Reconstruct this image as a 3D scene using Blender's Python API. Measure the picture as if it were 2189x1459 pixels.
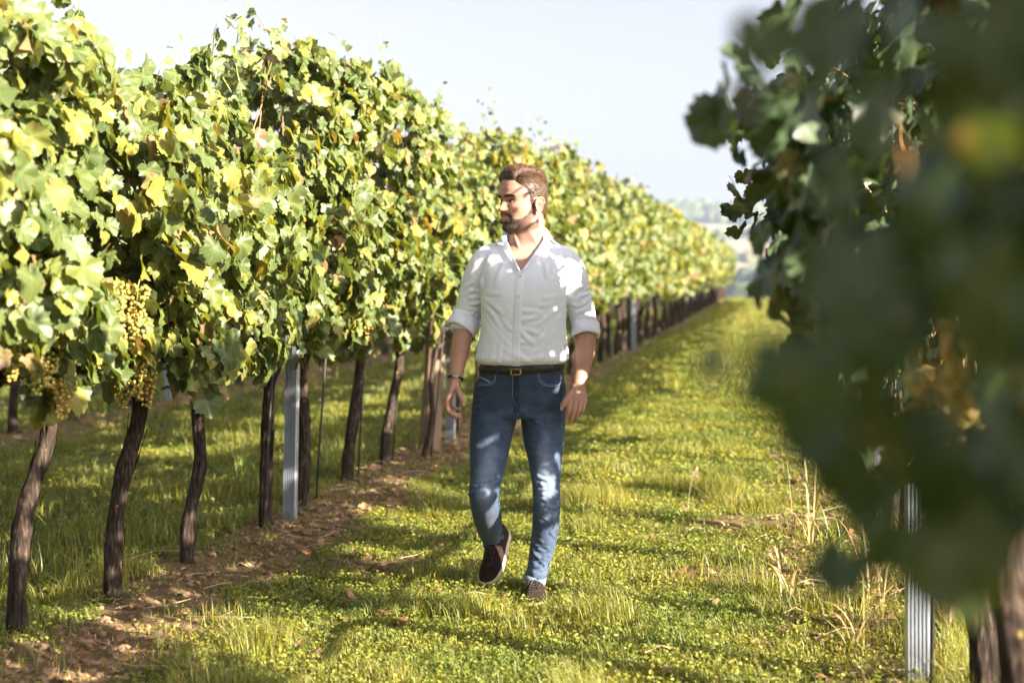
import bpy, bmesh, math, random
import numpy as np
from mathutils import Vector, Matrix, Quaternion
from mathutils.bvhtree import BVHTree

for o in list(bpy.data.objects):
    bpy.data.objects.remove(o, do_unlink=True)
scene = bpy.context.scene
COL = scene.collection
R = math.radians

# ------------------------------------------------------------------ camera
cam_data = bpy.data.cameras.new('camera')
cam = bpy.data.objects.new('camera', cam_data)
COL.objects.link(cam)
cam.location = (0, 0, 1.36)
cam.rotation_euler = (R(90 - 2.815), 0, R(10.35))
cam_data.lens = 50
cam_data.sensor_width = 36
cam_data.clip_start = 0.05
cam_data.clip_end = 8000
cam_data.dof.use_dof = True
cam_data.dof.focus_distance = 5.95
cam_data.dof.aperture_fstop = 2.0
scene.camera = cam

# ------------------------------------------------------------------ light
SUN_EL, SUN_AZ = 22.5, -22.0            # azimuth measured from +X, counter-clockwise
TO_SUN = Vector((math.cos(R(SUN_AZ)) * math.cos(R(SUN_EL)),
                 math.sin(R(SUN_AZ)) * math.cos(R(SUN_EL)), math.sin(R(SUN_EL))))
world = bpy.data.worlds.new('World')
scene.world = world
world.use_nodes = True
wn, wl = world.node_tree.nodes, world.node_tree.links
wn.clear()
w_out = wn.new('ShaderNodeOutputWorld')
w_bg = wn.new('ShaderNodeBackground')
w_sky = wn.new('ShaderNodeTexSky')
w_sky.sky_type = 'NISHITA'
w_sky.sun_disc = False
w_sky.sun_elevation = R(SUN_EL)
w_sky.sun_rotation = R(90 - SUN_AZ)
w_sky.air_density = 1.0
w_sky.dust_density = 4.0
w_sky.ozone_density = 1.0
w_tc = wn.new('ShaderNodeTexCoord')
w_map = wn.new('ShaderNodeMapping')
w_map.inputs['Scale'].default_value = (1.0, 1.0, 2.6)
w_noise = wn.new('ShaderNodeTexNoise')
w_noise.inputs['Scale'].default_value = 2.3
w_noise.inputs['Detail'].default_value = 3.0
w_ramp = wn.new('ShaderNodeValToRGB')
w_ramp.color_ramp.elements[0].position = 0.30
w_ramp.color_ramp.elements[0].color = (0.55, 0.55, 0.55, 1)
w_ramp.color_ramp.elements[1].position = 0.75
w_ramp.color_ramp.elements[1].color = (0.98, 0.98, 0.98, 1)
w_mix = wn.new('ShaderNodeMix')
w_mix.data_type = 'RGBA'
w_bw = wn.new('ShaderNodeRGBToBW')                         # thin high cloud veil: takes the blue out of the sky
w_vc = wn.new('ShaderNodeVectorMath'); w_vc.operation = 'MULTIPLY'; w_vc.inputs[1].default_value = (0.97, 0.96, 1.06)
wl.new(w_sky.outputs['Color'], w_bw.inputs[0])
wl.new(w_bw.outputs[0], w_vc.inputs[0])
wl.new(w_vc.outputs[0], w_mix.inputs['B'])
wl.new(w_tc.outputs['Generated'], w_map.inputs['Vector'])
wl.new(w_map.outputs['Vector'], w_noise.inputs['Vector'])
wl.new(w_noise.outputs['Fac'], w_ramp.inputs['Fac'])
wl.new(w_ramp.outputs['Color'], w_mix.inputs['Factor'])
wl.new(w_sky.outputs['Color'], w_mix.inputs['A'])
wl.new(w_mix.outputs['Result'], w_bg.inputs['Color'])
w_bg.inputs['Strength'].default_value = 0.061
wl.new(w_bg.outputs['Background'], w_out.inputs['Surface'])

sun_data = bpy.data.lights.new('sun', 'SUN')
sun_data.energy = 5.0
sun_data.angle = R(0.5)
sun_data.color = (1.0, 0.90, 0.76)
sun = bpy.data.objects.new('sun', sun_data)
COL.objects.link(sun)
sun.location = (6, -3, 8)
sun.rotation_euler = TO_SUN.to_track_quat('Z', 'Y').to_euler()

scene.view_settings.view_transform = 'Standard'
scene.view_settings.look = 'None'
scene.view_settings.gamma = 1
scene.view_settings.exposure = 2.42
scene.render.engine = 'CYCLES'
scene.cycles.use_adaptive_sampling = True
scene.cycles.adaptive_threshold = 0.02
scene.cycles.max_bounces = 8
scene.cycles.diffuse_bounces = 3
scene.cycles.glossy_bounces = 2
scene.cycles.transmission_bounces = 4
scene.cycles.transparent_max_bounces = 4
scene.cycles.use_denoising = True
scene.cycles.sample_clamp_indirect = 6

# ------------------------------------------------------------------ helpers
def tag(o, label=None, cat=None, group=None, kind=None):
    if label: o['label'] = label
    if cat: o['category'] = cat
    if group: o['group'] = group
    if kind: o['kind'] = kind
    return o

def empty(name, loc=(0, 0, 0), rz=0.0, parent=None):
    o = bpy.data.objects.new(name, None)
    o.empty_display_size = 0.1
    COL.objects.link(o)
    o.location = loc
    o.rotation_euler = (0, 0, rz)
    o.parent = parent
    return o

def raw_mesh(name, verts, face_arrays, mat=None, smooth=True, attrs=None):
    """face_arrays: list of int arrays (m,k); attrs: name -> (n,4) colour or (n,) float"""
    verts = np.asarray(verts, dtype=np.float32).reshape(-1, 3)
    me = bpy.data.meshes.new(name)
    fa = [np.asarray(f, dtype=np.int32) for f in face_arrays if len(f)]
    loops = np.concatenate([f.ravel() for f in fa])
    sizes = np.concatenate([np.full(len(f), f.shape[1], dtype=np.int32) for f in fa])
    starts = np.concatenate([[0], np.cumsum(sizes)[:-1]]).astype(np.int32)
    me.vertices.add(len(verts)); me.loops.add(len(loops)); me.polygons.add(len(sizes))
    me.vertices.foreach_set('co', verts.ravel())
    me.loops.foreach_set('vertex_index', loops)
    me.polygons.foreach_set('loop_start', starts)
    me.polygons.foreach_set('loop_total', sizes)
    if attrs:
        for k, v in attrs.items():
            v = np.asarray(v, dtype=np.float32)
            if v.ndim == 1:
                a = me.attributes.new(k, 'FLOAT', 'POINT'); a.data.foreach_set('value', v)
            else:
                a = me.attributes.new(k, 'FLOAT_COLOR', 'POINT'); a.data.foreach_set('color', v.ravel())
    me.update(calc_edges=True)
    me.validate()
    me.polygons.foreach_set('use_smooth', np.full(len(me.polygons), bool(smooth)))
    if mat: me.materials.append(mat)
    return me

def obj(name, me, parent=None, loc=None, mw=None):
    o = bpy.data.objects.new(name, me)
    COL.objects.link(o)
    o.parent = parent
    if loc is not None: o.location = loc
    if mw is not None: o.matrix_basis = mw
    return o

def mobj(name, verts, faces, mat, parent=None, smooth=True, attrs=None, loc=None):
    return obj(name, raw_mesh(name, verts, faces, mat, smooth, attrs), parent, loc)

class Acc:
    """collects vertices/faces of several shapes into one mesh"""
    def __init__(s): s.v = []; s.f = {}; s.n = 0
    def add(s, v, faces):
        v = np.asarray(v, float).reshape(-1, 3)
        for f in faces:
            f = np.asarray(f, int)
            if len(f): s.f.setdefault(f.shape[1], []).append(f + s.n)
        s.v.append(v); s.n += len(v)
    def arrays(s):
        return np.concatenate(s.v), [np.concatenate(a) for a in s.f.values()]
    def build(s, name, mat, parent=None, smooth=True, loc=None):
        v, f = s.arrays()
        return mobj(name, v, f, mat, parent, smooth, loc=loc)

def grid_faces(nr, nc, wrap=True):
    i = np.arange(nr - 1)[:, None] * nc
    if wrap:
        j = np.arange(nc)[None]; jn = (j + 1) % nc
    else:
        j = np.arange(nc - 1)[None]; jn = j + 1
    return np.stack([i + j, i + jn, i + nc + jn, i + nc + j], -1).reshape(-1, 4)

def frames(path):
    p = np.asarray(path, float)
    t = np.gradient(p, axis=0)
    t /= np.linalg.norm(t, axis=1, keepdims=True) + 1e-12
    ref = np.array([1.0, 0, 0]) if abs(t[0][0]) < 0.8 else np.array([0, 1.0, 0])
    n = []
    cur = ref - t[0] * (ref @ t[0]); cur /= np.linalg.norm(cur)
    for k in range(len(p)):
        cur = cur - t[k] * (cur @ t[k]); cur /= np.linalg.norm(cur) + 1e-12
        n.append(cur.copy())
    n = np.array(n)
    return p, t, n, np.cross(t, n)

def tube(path, radii, sides=8, caps=True):
    p, t, n, b = frames(path)
    r = np.broadcast_to(np.asarray(radii, float), (len(p),))
    a = np.linspace(0, 2 * np.pi, sides, endpoint=False)
    v = p[:, None] + r[:, None, None] * (np.cos(a)[None, :, None] * n[:, None] + np.sin(a)[None, :, None] * b[:, None])
    faces = [grid_faces(len(p), sides)]
    v = v.reshape(-1, 3)
    if caps:
        m = len(v)
        v = np.vstack([v, p[0], p[-1]])
        k = np.arange(sides); kn = (k + 1) % sides
        faces.append(np.stack([np.full(sides, m), kn, k], 1))
        o = (len(p) - 1) * sides
        faces.append(np.stack([np.full(sides, m + 1), o + k, o + kn], 1))
    return v, faces

def box(c, s, rot=None):
    v = np.array([[x, y, z] for x in (-.5, .5) for y in (-.5, .5) for z in (-.5, .5)]) * np.asarray(s)
    if rot is not None: v = v @ np.asarray(rot).T
    f = np.array([[0, 1, 3, 2], [4, 6, 7, 5], [0, 4, 5, 1], [2, 3, 7, 6], [0, 2, 6, 4], [1, 5, 7, 3]])
    return v + np.asarray(c), [f]

def spline(pts, n):
    """Catmull-Rom through pts, n samples"""
    p = np.asarray(pts, float)
    p = np.vstack([2 * p[0] - p[1], p, 2 * p[-1] - p[-2]])
    m = len(p) - 3
    u = np.linspace(0, m - 1e-6, n); i = u.astype(int); t = (u - i)[:, None]
    a, b, c, d = p[i], p[i + 1], p[i + 2], p[i + 3]
    return 0.5 * (2 * b + (c - a) * t + (2 * a - 5 * b + 4 * c - d) * t ** 2 + (3 * b - a - 3 * c + d) * t ** 3)

def _hash(i, seed):
    h = (i[..., 0] * 374761393 + i[..., 1] * 668265263 + i[..., 2] * 2147483647 + seed * 1274126177) & 0xffffffff
    h = ((h ^ (h >> 13)) * 1274126177) & 0xffffffff
    h = (h ^ (h >> 16)) & 0xffffff
    return h / float(0xffffff)

def vnoise(p, scale=1.0, seed=0):
    """smooth value noise 0..1 at points (n,3) or (n,2)"""
    p = np.asarray(p, float) * scale
    if p.shape[-1] == 2: p = np.concatenate([p, np.zeros(p.shape[:-1] + (1,))], -1)
    i = np.floor(p).astype(np.int64); f = p - i; f = f * f * (3 - 2 * f)
    out = 0
    for dx in (0, 1):
        for dy in (0, 1):
            for dz in (0, 1):
                w = (f[..., 0] if dx else 1 - f[..., 0]) * (f[..., 1] if dy else 1 - f[..., 1]) * (f[..., 2] if dz else 1 - f[..., 2])
                out = out + w * _hash(i + np.array([dx, dy, dz]), seed)
    return out

def fbm(p, scale, seed=0, oct=3):
    s, a, t = 0, 1.0, 0
    for k in range(oct):
        s = s + a * vnoise(p, scale * 2 ** k, seed + k * 17); t += a; a *= .5
    return s / t

def smoothstep(a, b, x):
    t = np.clip((np.asarray(x, float) - a) / (b - a), 0, 1)
    return t * t * (3 - 2 * t)

# ------------------------------------------------------------------ materials
def mat_new(name):
    m = bpy.data.materials.new(name); m.use_nodes = True
    nt = m.node_tree; nt.nodes.clear()
    return m, nt.nodes, nt.links

def N(nodes, typ, **kw):
    n = nodes.new(typ)
    for k, v in kw.items():
        if k.startswith('i_'): n.inputs[k[2:].replace('_', ' ')].default_value = v
        else: setattr(n, k, v)
    return n

def ramp(nodes, stops, interp='LINEAR'):
    r = nodes.new('ShaderNodeValToRGB')
    cr = r.color_ramp; cr.interpolation = interp
    while len(cr.elements) < len(stops): cr.elements.new(0.5)
    for e, (p, c) in zip(cr.elements, stops):
        e.position = p; e.color = (*c, 1) if len(c) == 3 else c
    return r

def simple_mat(name, color, rough=0.7, noise=0.0, nscale=20, bump=0.0, bscale=60, metal=0.0, spec=0.5, coord='Object', stretch=(1, 1, 1), sheen=0.0):
    m, n, l = mat_new(name)
    out = N(n, 'ShaderNodeOutputMaterial'); b = N(n, 'ShaderNodeBsdfPrincipled')
    b.inputs['Roughness'].default_value = rough
    b.inputs['Metallic'].default_value = metal
    b.inputs['Specular IOR Level'].default_value = spec
    b.inputs['Base Color'].default_value = (*color, 1)
    if sheen: b.inputs['Sheen Weight'].default_value = sheen
    l.new(b.outputs[0], out.inputs['Surface'])
    tc = N(n, 'ShaderNodeTexCoord'); mp = N(n, 'ShaderNodeMapping')
    mp.inputs['Scale'].default_value = stretch
    l.new(tc.outputs[coord], mp.inputs[0])
    if noise:
        nz = N(n, 'ShaderNodeTexNoise'); nz.inputs['Scale'].default_value = nscale; nz.inputs['Detail'].default_value = 5
        l.new(mp.outputs[0], nz.inputs['Vector'])
        c = np.array(color)
        rp = ramp(n, [(0.25, tuple(c * (1 - noise))), (0.75, tuple(np.minimum(1, c * (1 + noise))))])
        l.new(nz.outputs['Fac'], rp.inputs[0]); l.new(rp.outputs[0], b.inputs['Base Color'])
    if bump:
        nb = N(n, 'ShaderNodeTexNoise'); nb.inputs['Scale'].default_value = bscale; nb.inputs['Detail'].default_value = 4
        l.new(mp.outputs[0], nb.inputs['Vector'])
        bp = N(n, 'ShaderNodeBump'); bp.inputs['Strength'].default_value = bump; bp.inputs['Distance'].default_value = 0.01
        l.new(nb.outputs['Fac'], bp.inputs['Height']); l.new(bp.outputs[0], b.inputs['Normal'])
    return m

def leaf_mat(name, stops, back, trans_gain=(1.25, 1.15, 0.35), trans=0.38, rough=0.42, spec=0.5, blotch=0.0, patch=0.0):
    """thin leaf: glossy upper side, paler underside, light passing through; colour differs per leaf"""
    m, n, l = mat_new(name)
    out = N(n, 'ShaderNodeOutputMaterial')
    oi = N(n, 'ShaderNodeObjectInfo'); ge = N(n, 'ShaderNodeNewGeometry')
    ad = N(n, 'ShaderNodeMath', operation='ADD'); fr = N(n, 'ShaderNodeMath', operation='FRACT')
    l.new(oi.outputs['Random'], ad.inputs[0]); l.new(ge.outputs['Random Per Island'], ad.inputs[1]); l.new(ad.outputs[0], fr.inputs[0])
    rp = ramp(n, stops); l.new(fr.outputs[0], rp.inputs[0])
    tc = N(n, 'ShaderNodeTexCoord')
    nz = N(n, 'ShaderNodeTexNoise'); nz.inputs['Scale'].default_value = 28; nz.inputs['Detail'].default_value = 3
    l.new(tc.outputs['Object'], nz.inputs['Vector'])
    nr = ramp(n, [(0.3, (0.72, 0.74, 0.7)), (0.7, (1.2, 1.15, 1.1))]); l.new(nz.outputs['Fac'], nr.inputs[0])
    mu = N(n, 'ShaderNodeMix', data_type='RGBA', blend_type='MULTIPLY'); mu.inputs['Factor'].default_value = 1
    l.new(rp.outputs[0], mu.inputs['A']); l.new(nr.outputs[0], mu.inputs['B'])
    if blotch:                                             # dry brown blotches
        n4 = N(n, 'ShaderNodeTexNoise', noise_dimensions='4D'); n4.inputs['Scale'].default_value = blotch; n4.inputs['Detail'].default_value = 4
        ms_ = N(n, 'ShaderNodeMath', operation='MULTIPLY'); ms_.inputs[1].default_value = 60
        l.new(oi.outputs['Random'], ms_.inputs[0]); l.new(ms_.outputs[0], n4.inputs['W']); l.new(tc.outputs['Object'], n4.inputs['Vector'])
        br_ = ramp(n, [(.63, (0, 0, 0)), (.70, (.8, .8, .8))]); l.new(n4.outputs['Fac'], br_.inputs[0])
        mb_ = N(n, 'ShaderNodeMix', data_type='RGBA'); mb_.inputs['B'].default_value = (.34, .20, .09, 1)
        l.new(br_.outputs[0], mb_.inputs['Factor']); l.new(mu.outputs['Result'], mb_.inputs['A']); mu = mb_
    if patch:                                              # drier and lusher patches of sward
        np_ = N(n, 'ShaderNodeTexNoise'); np_.inputs['Scale'].default_value = patch; np_.inputs['Detail'].default_value = 3
        l.new(tc.outputs['Object'], np_.inputs['Vector'])
        pr_ = ramp(n, [(.32, (.70, .82, .78)), (.5, (1, 1, 1)), (.68, (1.22, 1.12, 1.0))]); l.new(np_.outputs['Fac'], pr_.inputs[0])
        mp_ = N(n, 'ShaderNodeMix', data_type='RGBA', blend_type='MULTIPLY'); mp_.inputs['Factor'].default_value = 1
        l.new(mu.outputs['Result'], mp_.inputs['A']); l.new(pr_.outputs[0], mp_.inputs['B']); mu = mp_
    # veins stored on the leaf
    at = N(n, 'ShaderNodeAttribute', attribute_name='vein')
    mv = N(n, 'ShaderNodeMix', data_type='RGBA'); mv.inputs['B'].default_value = (0.30, 0.33, 0.10, 1)
    sc = N(n, 'ShaderNodeMath', operation='MULTIPLY'); sc.inputs[1].default_value = 0.55
    pw = N(n, 'ShaderNodeMath', operation='POWER'); pw.inputs[1].default_value = 5
    l.new(at.outputs['Fac'], pw.inputs[0]); l.new(pw.outputs[0], sc.inputs[0]); l.new(sc.outputs[0], mv.inputs['Factor'])
    l.new(mu.outputs['Result'], mv.inputs['A'])
    mb = N(n, 'ShaderNodeMix', data_type='RGBA')
    bk = N(n, 'ShaderNodeMath', operation='MULTIPLY'); bk.inputs[1].default_value = 0.65
    l.new(ge.outputs['Backfacing'], bk.inputs[0]); l.new(bk.outputs[0], mb.inputs['Factor'])
    l.new(mv.outputs['Result'], mb.inputs['A']); mb.inputs['B'].default_value = (*back, 1)
    b = N(n, 'ShaderNodeBsdfPrincipled'); b.inputs['Roughness'].default_value = rough
    b.inputs['Specular IOR Level'].default_value = spec
    l.new(mb.outputs['Result'], b.inputs['Base Color'])
    tr = N(n, 'ShaderNodeBsdfTranslucent')
    tg = N(n, 'ShaderNodeMix', data_type='RGBA', blend_type='MULTIPLY'); tg.inputs['Factor'].default_value = 1
    tg.inputs['B'].default_value = (*trans_gain, 1)
    l.new(mu.outputs['Result'], tg.inputs['A']); l.new(tg.outputs['Result'], tr.inputs['Color'])
    mx = N(n, 'ShaderNodeMixShader'); mx.inputs[0].default_value = trans
    l.new(b.outputs[0], mx.inputs[1]); l.new(tr.outputs[0], mx.inputs[2]); l.new(mx.outputs[0], out.inputs['Surface'])
    return m
# ================================================================== GROUND AND LANDSCAPE
ROW_L, ROW_L2, ROW_R = -2.62, -6.12, 0.62
ORD = ['first', 'second', 'third', 'fourth', 'fifth', 'sixth', 'seventh', 'eighth', 'ninth', 'tenth', 'eleventh', 'twelfth', 'thirteenth', 'fourteenth', 'fifteenth']

def soil_mask(x, y):
    p = np.stack([x, y], -1)
    n = fbm(p, 1.6, 5) - .5
    n2 = fbm(p, 6.0, 9) - .5
    m = np.zeros_like(x)
    for c, w, s in ((ROW_L + .20, .40, .92), (ROW_L2 + .15, .42, .8), (ROW_R - .22, .36, .55)):
        d = np.abs(x - c) / w
        m = np.maximum(m, s * smoothstep(1.1, .45, d + n * 1.3 + n2 * .8))
    for cx, cy, rx, ry in ((0.0, 6.35, .5, .22), (-.05, 7.7, .6, .3), (-1.75, 6.3, .5, .25)):   # bare patches in the sward
        d = np.hypot((x - cx) / rx, (y - cy) / ry)
        m = np.maximum(m, .8 * smoothstep(1.2, .5, d + n * 1.2 + n2))
    return m

def terrain(x, y):
    p = np.stack([x, y], -1)
    z = (fbm(p, .7, 1) - .5) * .05 + (fbm(p, 9, 2) - .5) * .012
    for c in (ROW_L, ROW_L2, ROW_R):
        z = z + .035 * np.exp(-((x - c) / .35) ** 2)
    sm = soil_mask(x, y)
    z = z + sm * (fbm(p, 14, 3) - .5) * .05
    far = np.interp(y, [0, 70, 95, 160, 300, 480, 700, 950, 1250, 1500, 1750, 2300, 3000],
                    [0, 0, -1.6, -8, -17, -15, 0, 19, 40, 57, 62, 50, 45])
    big = fbm(p, 1 / 420., 21) - .5
    far = far + smoothstep(120, 900, y) * big * 34
    w = smoothstep(60, 140, np.abs(y)) + smoothstep(30, 160, np.abs(x + 3))
    return z * (1 - np.clip(w, 0, 1)) + far

gx = np.concatenate([-np.geomspace(1700, 12, 26), np.arange(-10.5, 3.6, .1), np.geomspace(5, 1700, 28)])
gy = np.concatenate([-np.geomspace(60, 1, 10), np.linspace(0, 3.8, 14), np.arange(4, 14, .1), np.arange(14, 40, .35), np.arange(40, 100, 3), np.geomspace(104, 3000, 70)])
GX, GY = np.meshgrid(gx, gy)
GZ = terrain(GX.ravel(), GY.ravel())
gv = np.stack([GX.ravel(), GY.ravel(), GZ], -1)

m_ground, n, l = mat_new('ground_soil_and_turf')
out = N(n, 'ShaderNodeOutputMaterial'); b = N(n, 'ShaderNodeBsdfPrincipled'); b.inputs['Roughness'].default_value = .95; b.inputs['Specular IOR Level'].default_value = .15
tc = N(n, 'ShaderNodeTexCoord')
n1 = N(n, 'ShaderNodeTexNoise'); n1.inputs['Scale'].default_value = 9; n1.inputs['Detail'].default_value = 8
n2 = N(n, 'ShaderNodeTexNoise'); n2.inputs['Scale'].default_value = 2.2; n2.inputs['Detail'].default_value = 6
n3 = N(n, 'ShaderNodeTexVoronoi'); n3.inputs['Scale'].default_value = .0075
mp3 = N(n, 'ShaderNodeMapping'); mp3.inputs['Scale'].default_value = (0.6, 1.5, 0)
l.new(tc.outputs['Object'], n1.inputs['Vector']); l.new(tc.outputs['Object'], n2.inputs['Vector'])
l.new(tc.outputs['Object'], mp3.inputs[0]); l.new(mp3.outputs[0], n3.inputs['Vector'])
soil = ramp(n, [(.3, (.10, .055, .03)), (.55, (.21, .125, .07)), (.75, (.33, .215, .13))]); l.new(n1.outputs['Fac'], soil.inputs[0])
turf = ramp(n, [(.3, (.045, .06, .015)), (.7, (.10, .11, .03))]); l.new(n2.outputs['Fac'], turf.inputs[0])
a_s = N(n, 'ShaderNodeAttribute', attribute_name='soil'); a_f = N(n, 'ShaderNodeAttribute', attribute_name='far')
mx = N(n, 'ShaderNodeMix', data_type='RGBA'); l.new(a_s.outputs['Fac'], mx.inputs['Factor']); l.new(turf.outputs[0], mx.inputs['A']); l.new(soil.outputs[0], mx.inputs['B'])
sepc = N(n, 'ShaderNodeSeparateColor'); l.new(n3.outputs['Color'], sepc.inputs[0])
fields = ramp(n, [(0, (.30, .215, .15)), (.3, (.13, .15, .06)), (.45, (.34, .26, .18)), (.62, (.16, .18, .07)), (.8, (.36, .28, .20)), (1, (.09, .11, .05))], 'CONSTANT'); l.new(sepc.outputs[0], fields.inputs[0])
mf = N(n, 'ShaderNodeMix', data_type='RGBA'); l.new(a_f.outputs['Fac'], mf.inputs['Factor']); l.new(mx.outputs['Result'], mf.inputs['A']); l.new(fields.outputs[0], mf.inputs['B'])
l.new(mf.outputs['Result'], b.inputs['Base Color'])
bp = N(n, 'ShaderNodeBump'); bp.inputs['Strength'].default_value = .8; bp.inputs['Distance'].default_value = .03
l.new(n1.outputs['Fac'], bp.inputs['Height']); l.new(bp.outputs[0], b.inputs['Normal']); l.new(b.outputs[0], out.inputs['Surface'])
ground = mobj('ground', gv, [grid_faces(len(gy), len(gx), False)], m_ground,
              attrs={'soil': soil_mask(gv[:, 0], gv[:, 1]) * (np.abs(gv[:, 1]) < 90), 'far': smoothstep(110, 200, gv[:, 1]) + smoothstep(40, 120, np.abs(gv[:, 0]))})
tag(ground, kind='structure')

# far woodland: one mass of rounded crowns on the ridge and in hedges across the valley
rng = np.random.default_rng(11)
ico = bmesh.new(); bmesh.ops.create_icosphere(ico, subdivisions=2, radius=1)
ICO_V = np.array([v.co for v in ico.verts]); ICO_F = np.array([[v.index for v in f.verts] for f in ico.faces]); ico.free()
ico = bmesh.new(); bmesh.ops.create_icosphere(ico, subdivisions=1, radius=1)
ICO1_V = np.array([v.co for v in ico.verts]); ICO1_F = np.array([[v.index for v in f.verts] for f in ico.faces]); ico.free()
def crowns(name, P, rad, seed, mat):
    k = len(P)
    v = ICO_V[None] * rad[:, None, None] * np.array([1, 1, .95])
    v = v * (0.72 + .55 * vnoise((ICO_V[None] * 2.1 + np.arange(k)[:, None, None] * 3.7).reshape(-1, 3), 1.0, seed).reshape(k, -1)[..., None])
    v = v + P[:, None]
    f = (ICO_F[None] + (np.arange(k) * len(ICO_V))[:, None, None]).reshape(-1, 3)
    return mobj(name, v.reshape(-1, 3), [f], mat, smooth=False)
m_wood, n, l = mat_new('far_tree_crowns')
out = N(n, 'ShaderNodeOutputMaterial'); b = N(n, 'ShaderNodeBsdfPrincipled'); b.inputs['Roughness'].default_value = .9; b.inputs['Specular IOR Level'].default_value = .1
ge = N(n, 'ShaderNodeNewGeometry'); rp = ramp(n, [(0, (.035, .05, .02)), (.6, (.07, .09, .03)), (1, (.12, .12, .04))])
l.new(ge.outputs['Random Per Island'], rp.inputs[0]); l.new(rp.outputs[0], b.inputs['Base Color']); l.new(b.outputs[0], out.inputs['Surface'])
k = 1500
wx = rng.uniform(-620, 420, k); wy = rng.uniform(1330, 1560, k)
wz = terrain(wx, wy)
wood = crowns('far_woodland', np.stack([wx, wy, wz + 5], -1), rng.uniform(6, 12, k), 3, m_wood)
tag(wood, 'dark band of woodland along the hazy far ridge', 'woodland', kind='stuff')
hx, hy = [], []
for (x0, y0, x1, y1, c, w) in ((-260, 930, 160, 900, 110, 9), (-160, 560, 90, 590, 90, 9), (-120, 690, 60, 720, 60, 14), (-60, 380, 70, 350, 70, 7), (-330, 1120, 60, 1090, 80, 10), (-40, 250, 60, 262, 34, 5)):
    t = rng.random(c); hx.append(x0 + (x1 - x0) * t + rng.normal(0, w, c)); hy.append(y0 + (y1 - y0) * t + rng.normal(0, w, c))
hx, hy = np.concatenate(hx), np.concatenate(hy)
hedge = crowns('valley_hedgerow', np.stack([hx, hy, terrain(hx, hy) + 2.5], -1), rng.uniform(3, 6.5, len(hx)) * np.interp(hy, [200, 600], [.5, 1]), 8, m_wood)
tag(hedge, 'hazy hedgerows and tree clumps across the valley fields', 'hedgerow', kind='stuff')

# ================================================================== VINES
def leaf_shape(seed, rings=True):
    r = random.Random(seed)
    half = [(0, .97), (7, .86), (13, .90), (20, .79), (28, .76), (35, .86), (42, .80), (52, .93), (60, .82), (68, .86), (77, .74), (88, .68), (97, .78), (106, .71), (117, .78), (129, .66), (142, .66), (157, .56), (171, .38)]
    if not rings: half = [(0, .98), (14, .86), (27, .75), (40, .84), (54, .92), (70, .80), (87, .67), (115, .77), (145, .56), (168, .38)]
    a = [(t, q * r.uniform(.93, 1.07)) for t, q in half]
    pts = [(t, q) for t, q in a] + [(360 - t, q * r.uniform(.94, 1.06)) for t, q in reversed(a[1:])]
    pts.insert(len(a), (180, .10))
    tips = {0, 52, 117, 308, 243} if rings else {0, 54, 115, 306, 245}
    th = np.radians([t for t, _ in pts]); q = np.array([v for _, v in pts])
    outer = np.stack([np.sin(th) * q, np.cos(th) * q, np.zeros(len(q))], -1)
    vein = np.array([1.0 if round(t) in tips else 0.0 for t, _ in pts])
    cup, fold, wav = r.uniform(-.25, .45), r.uniform(.05, .35), r.uniform(.05, .14)
    ph = r.uniform(0, 6)
    def lift(v, amt):
        rr = np.hypot(v[:, 0], v[:, 1])
        v[:, 2] = fold * np.abs(v[:, 0]) - cup * rr ** 2 + wav * np.sin(np.arctan2(v[:, 0], v[:, 1]) * 5 + ph) * rr * amt - .22 * np.clip(v[:, 1], 0, 1) ** 2
        return v
    m = len(outer); k = np.arange(m); kn = (k + 1) % m
    if rings:
        inner = outer * .55
        v = np.vstack([[[0, 0, 0]], lift(inner, .6), lift(outer, 1.0)])
        f3 = np.stack([np.zeros(m, int), 1 + kn, 1 + k], 1)
        f4 = np.stack([1 + k, 1 + kn, 1 + m + kn, 1 + m + k], 1)
        vn = np.concatenate([[1], vein, vein])
        pv, pf = tube([(0, 0, 0), (0, -.35, -.10), (0, -.8, -.02)], [.022, .018, .02], 3, False)
        v2 = np.vstack([v, pv]); fs = [f3, np.vstack([f4, pf[0] + len(v)])]
        return v2, fs, np.concatenate([vn, np.ones(len(pv))])
    v = np.vstack([[[0, 0, 0]], lift(outer, 1.0)])
    return v, [np.stack([np.zeros(m, int), 1 + kn, 1 + k], 1)], np.concatenate([[1], vein])

LEAF_STOPS_L = [(0, (0.073, 0.11, 0.028)), (0.28, (0.11, 0.15, 0.044)), (0.52, (0.143, 0.181, 0.055)), (0.7, (0.185, 0.211, 0.05)), (0.82, (0.246, 0.248, 0.046)), (0.895, (0.327, 0.29, 0.054)), (0.915, (0.377, 0.311, 0.079)), (0.925, (0.343, 0.227, 0.119)), (0.955, (0.246, 0.147, 0.075)), (0.96, (0.098, 0.139, 0.044)), (1, (0.139, 0.181, 0.067))]
LEAF_STOPS_R = [(0, (.028, .055, .014)), (.5, (.042, .078, .020)), (.88, (.085, .115, .024)), (.94, (.20, .17, .03)), (.965, (.18, .09, .04)), (1, (.04, .07, .02))]  # same vine leaf darkened: the right row's shade is put into its colour
M_LEAF_L = leaf_mat('vine_leaf_turning', LEAF_STOPS_L, (.19, .235, .14), trans=.40, rough=.46, spec=.5, blotch=2.2)
M_LEAF_R = leaf_mat('vine_leaf_green', LEAF_STOPS_R, (.085, .125, .07), trans=.30, rough=.40, spec=.5, blotch=2.0)  # shade-darkened copy of the leaf, underside darkened too
def leaf_meshes(mat, tagname):
    res = []
    for s in range(8):
        v, f, vn = leaf_shape(100 + s)
        res.append(raw_mesh('vine_leaf_' + tagname, v, f, mat, True, {'vein': vn}))
    return res
LEAF_L, LEAF_R = leaf_meshes(M_LEAF_L, 'turning'), leaf_meshes(M_LEAF_R, 'green')
SMALL = [leaf_shape(300 + s, False) for s in range(6)]

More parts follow.
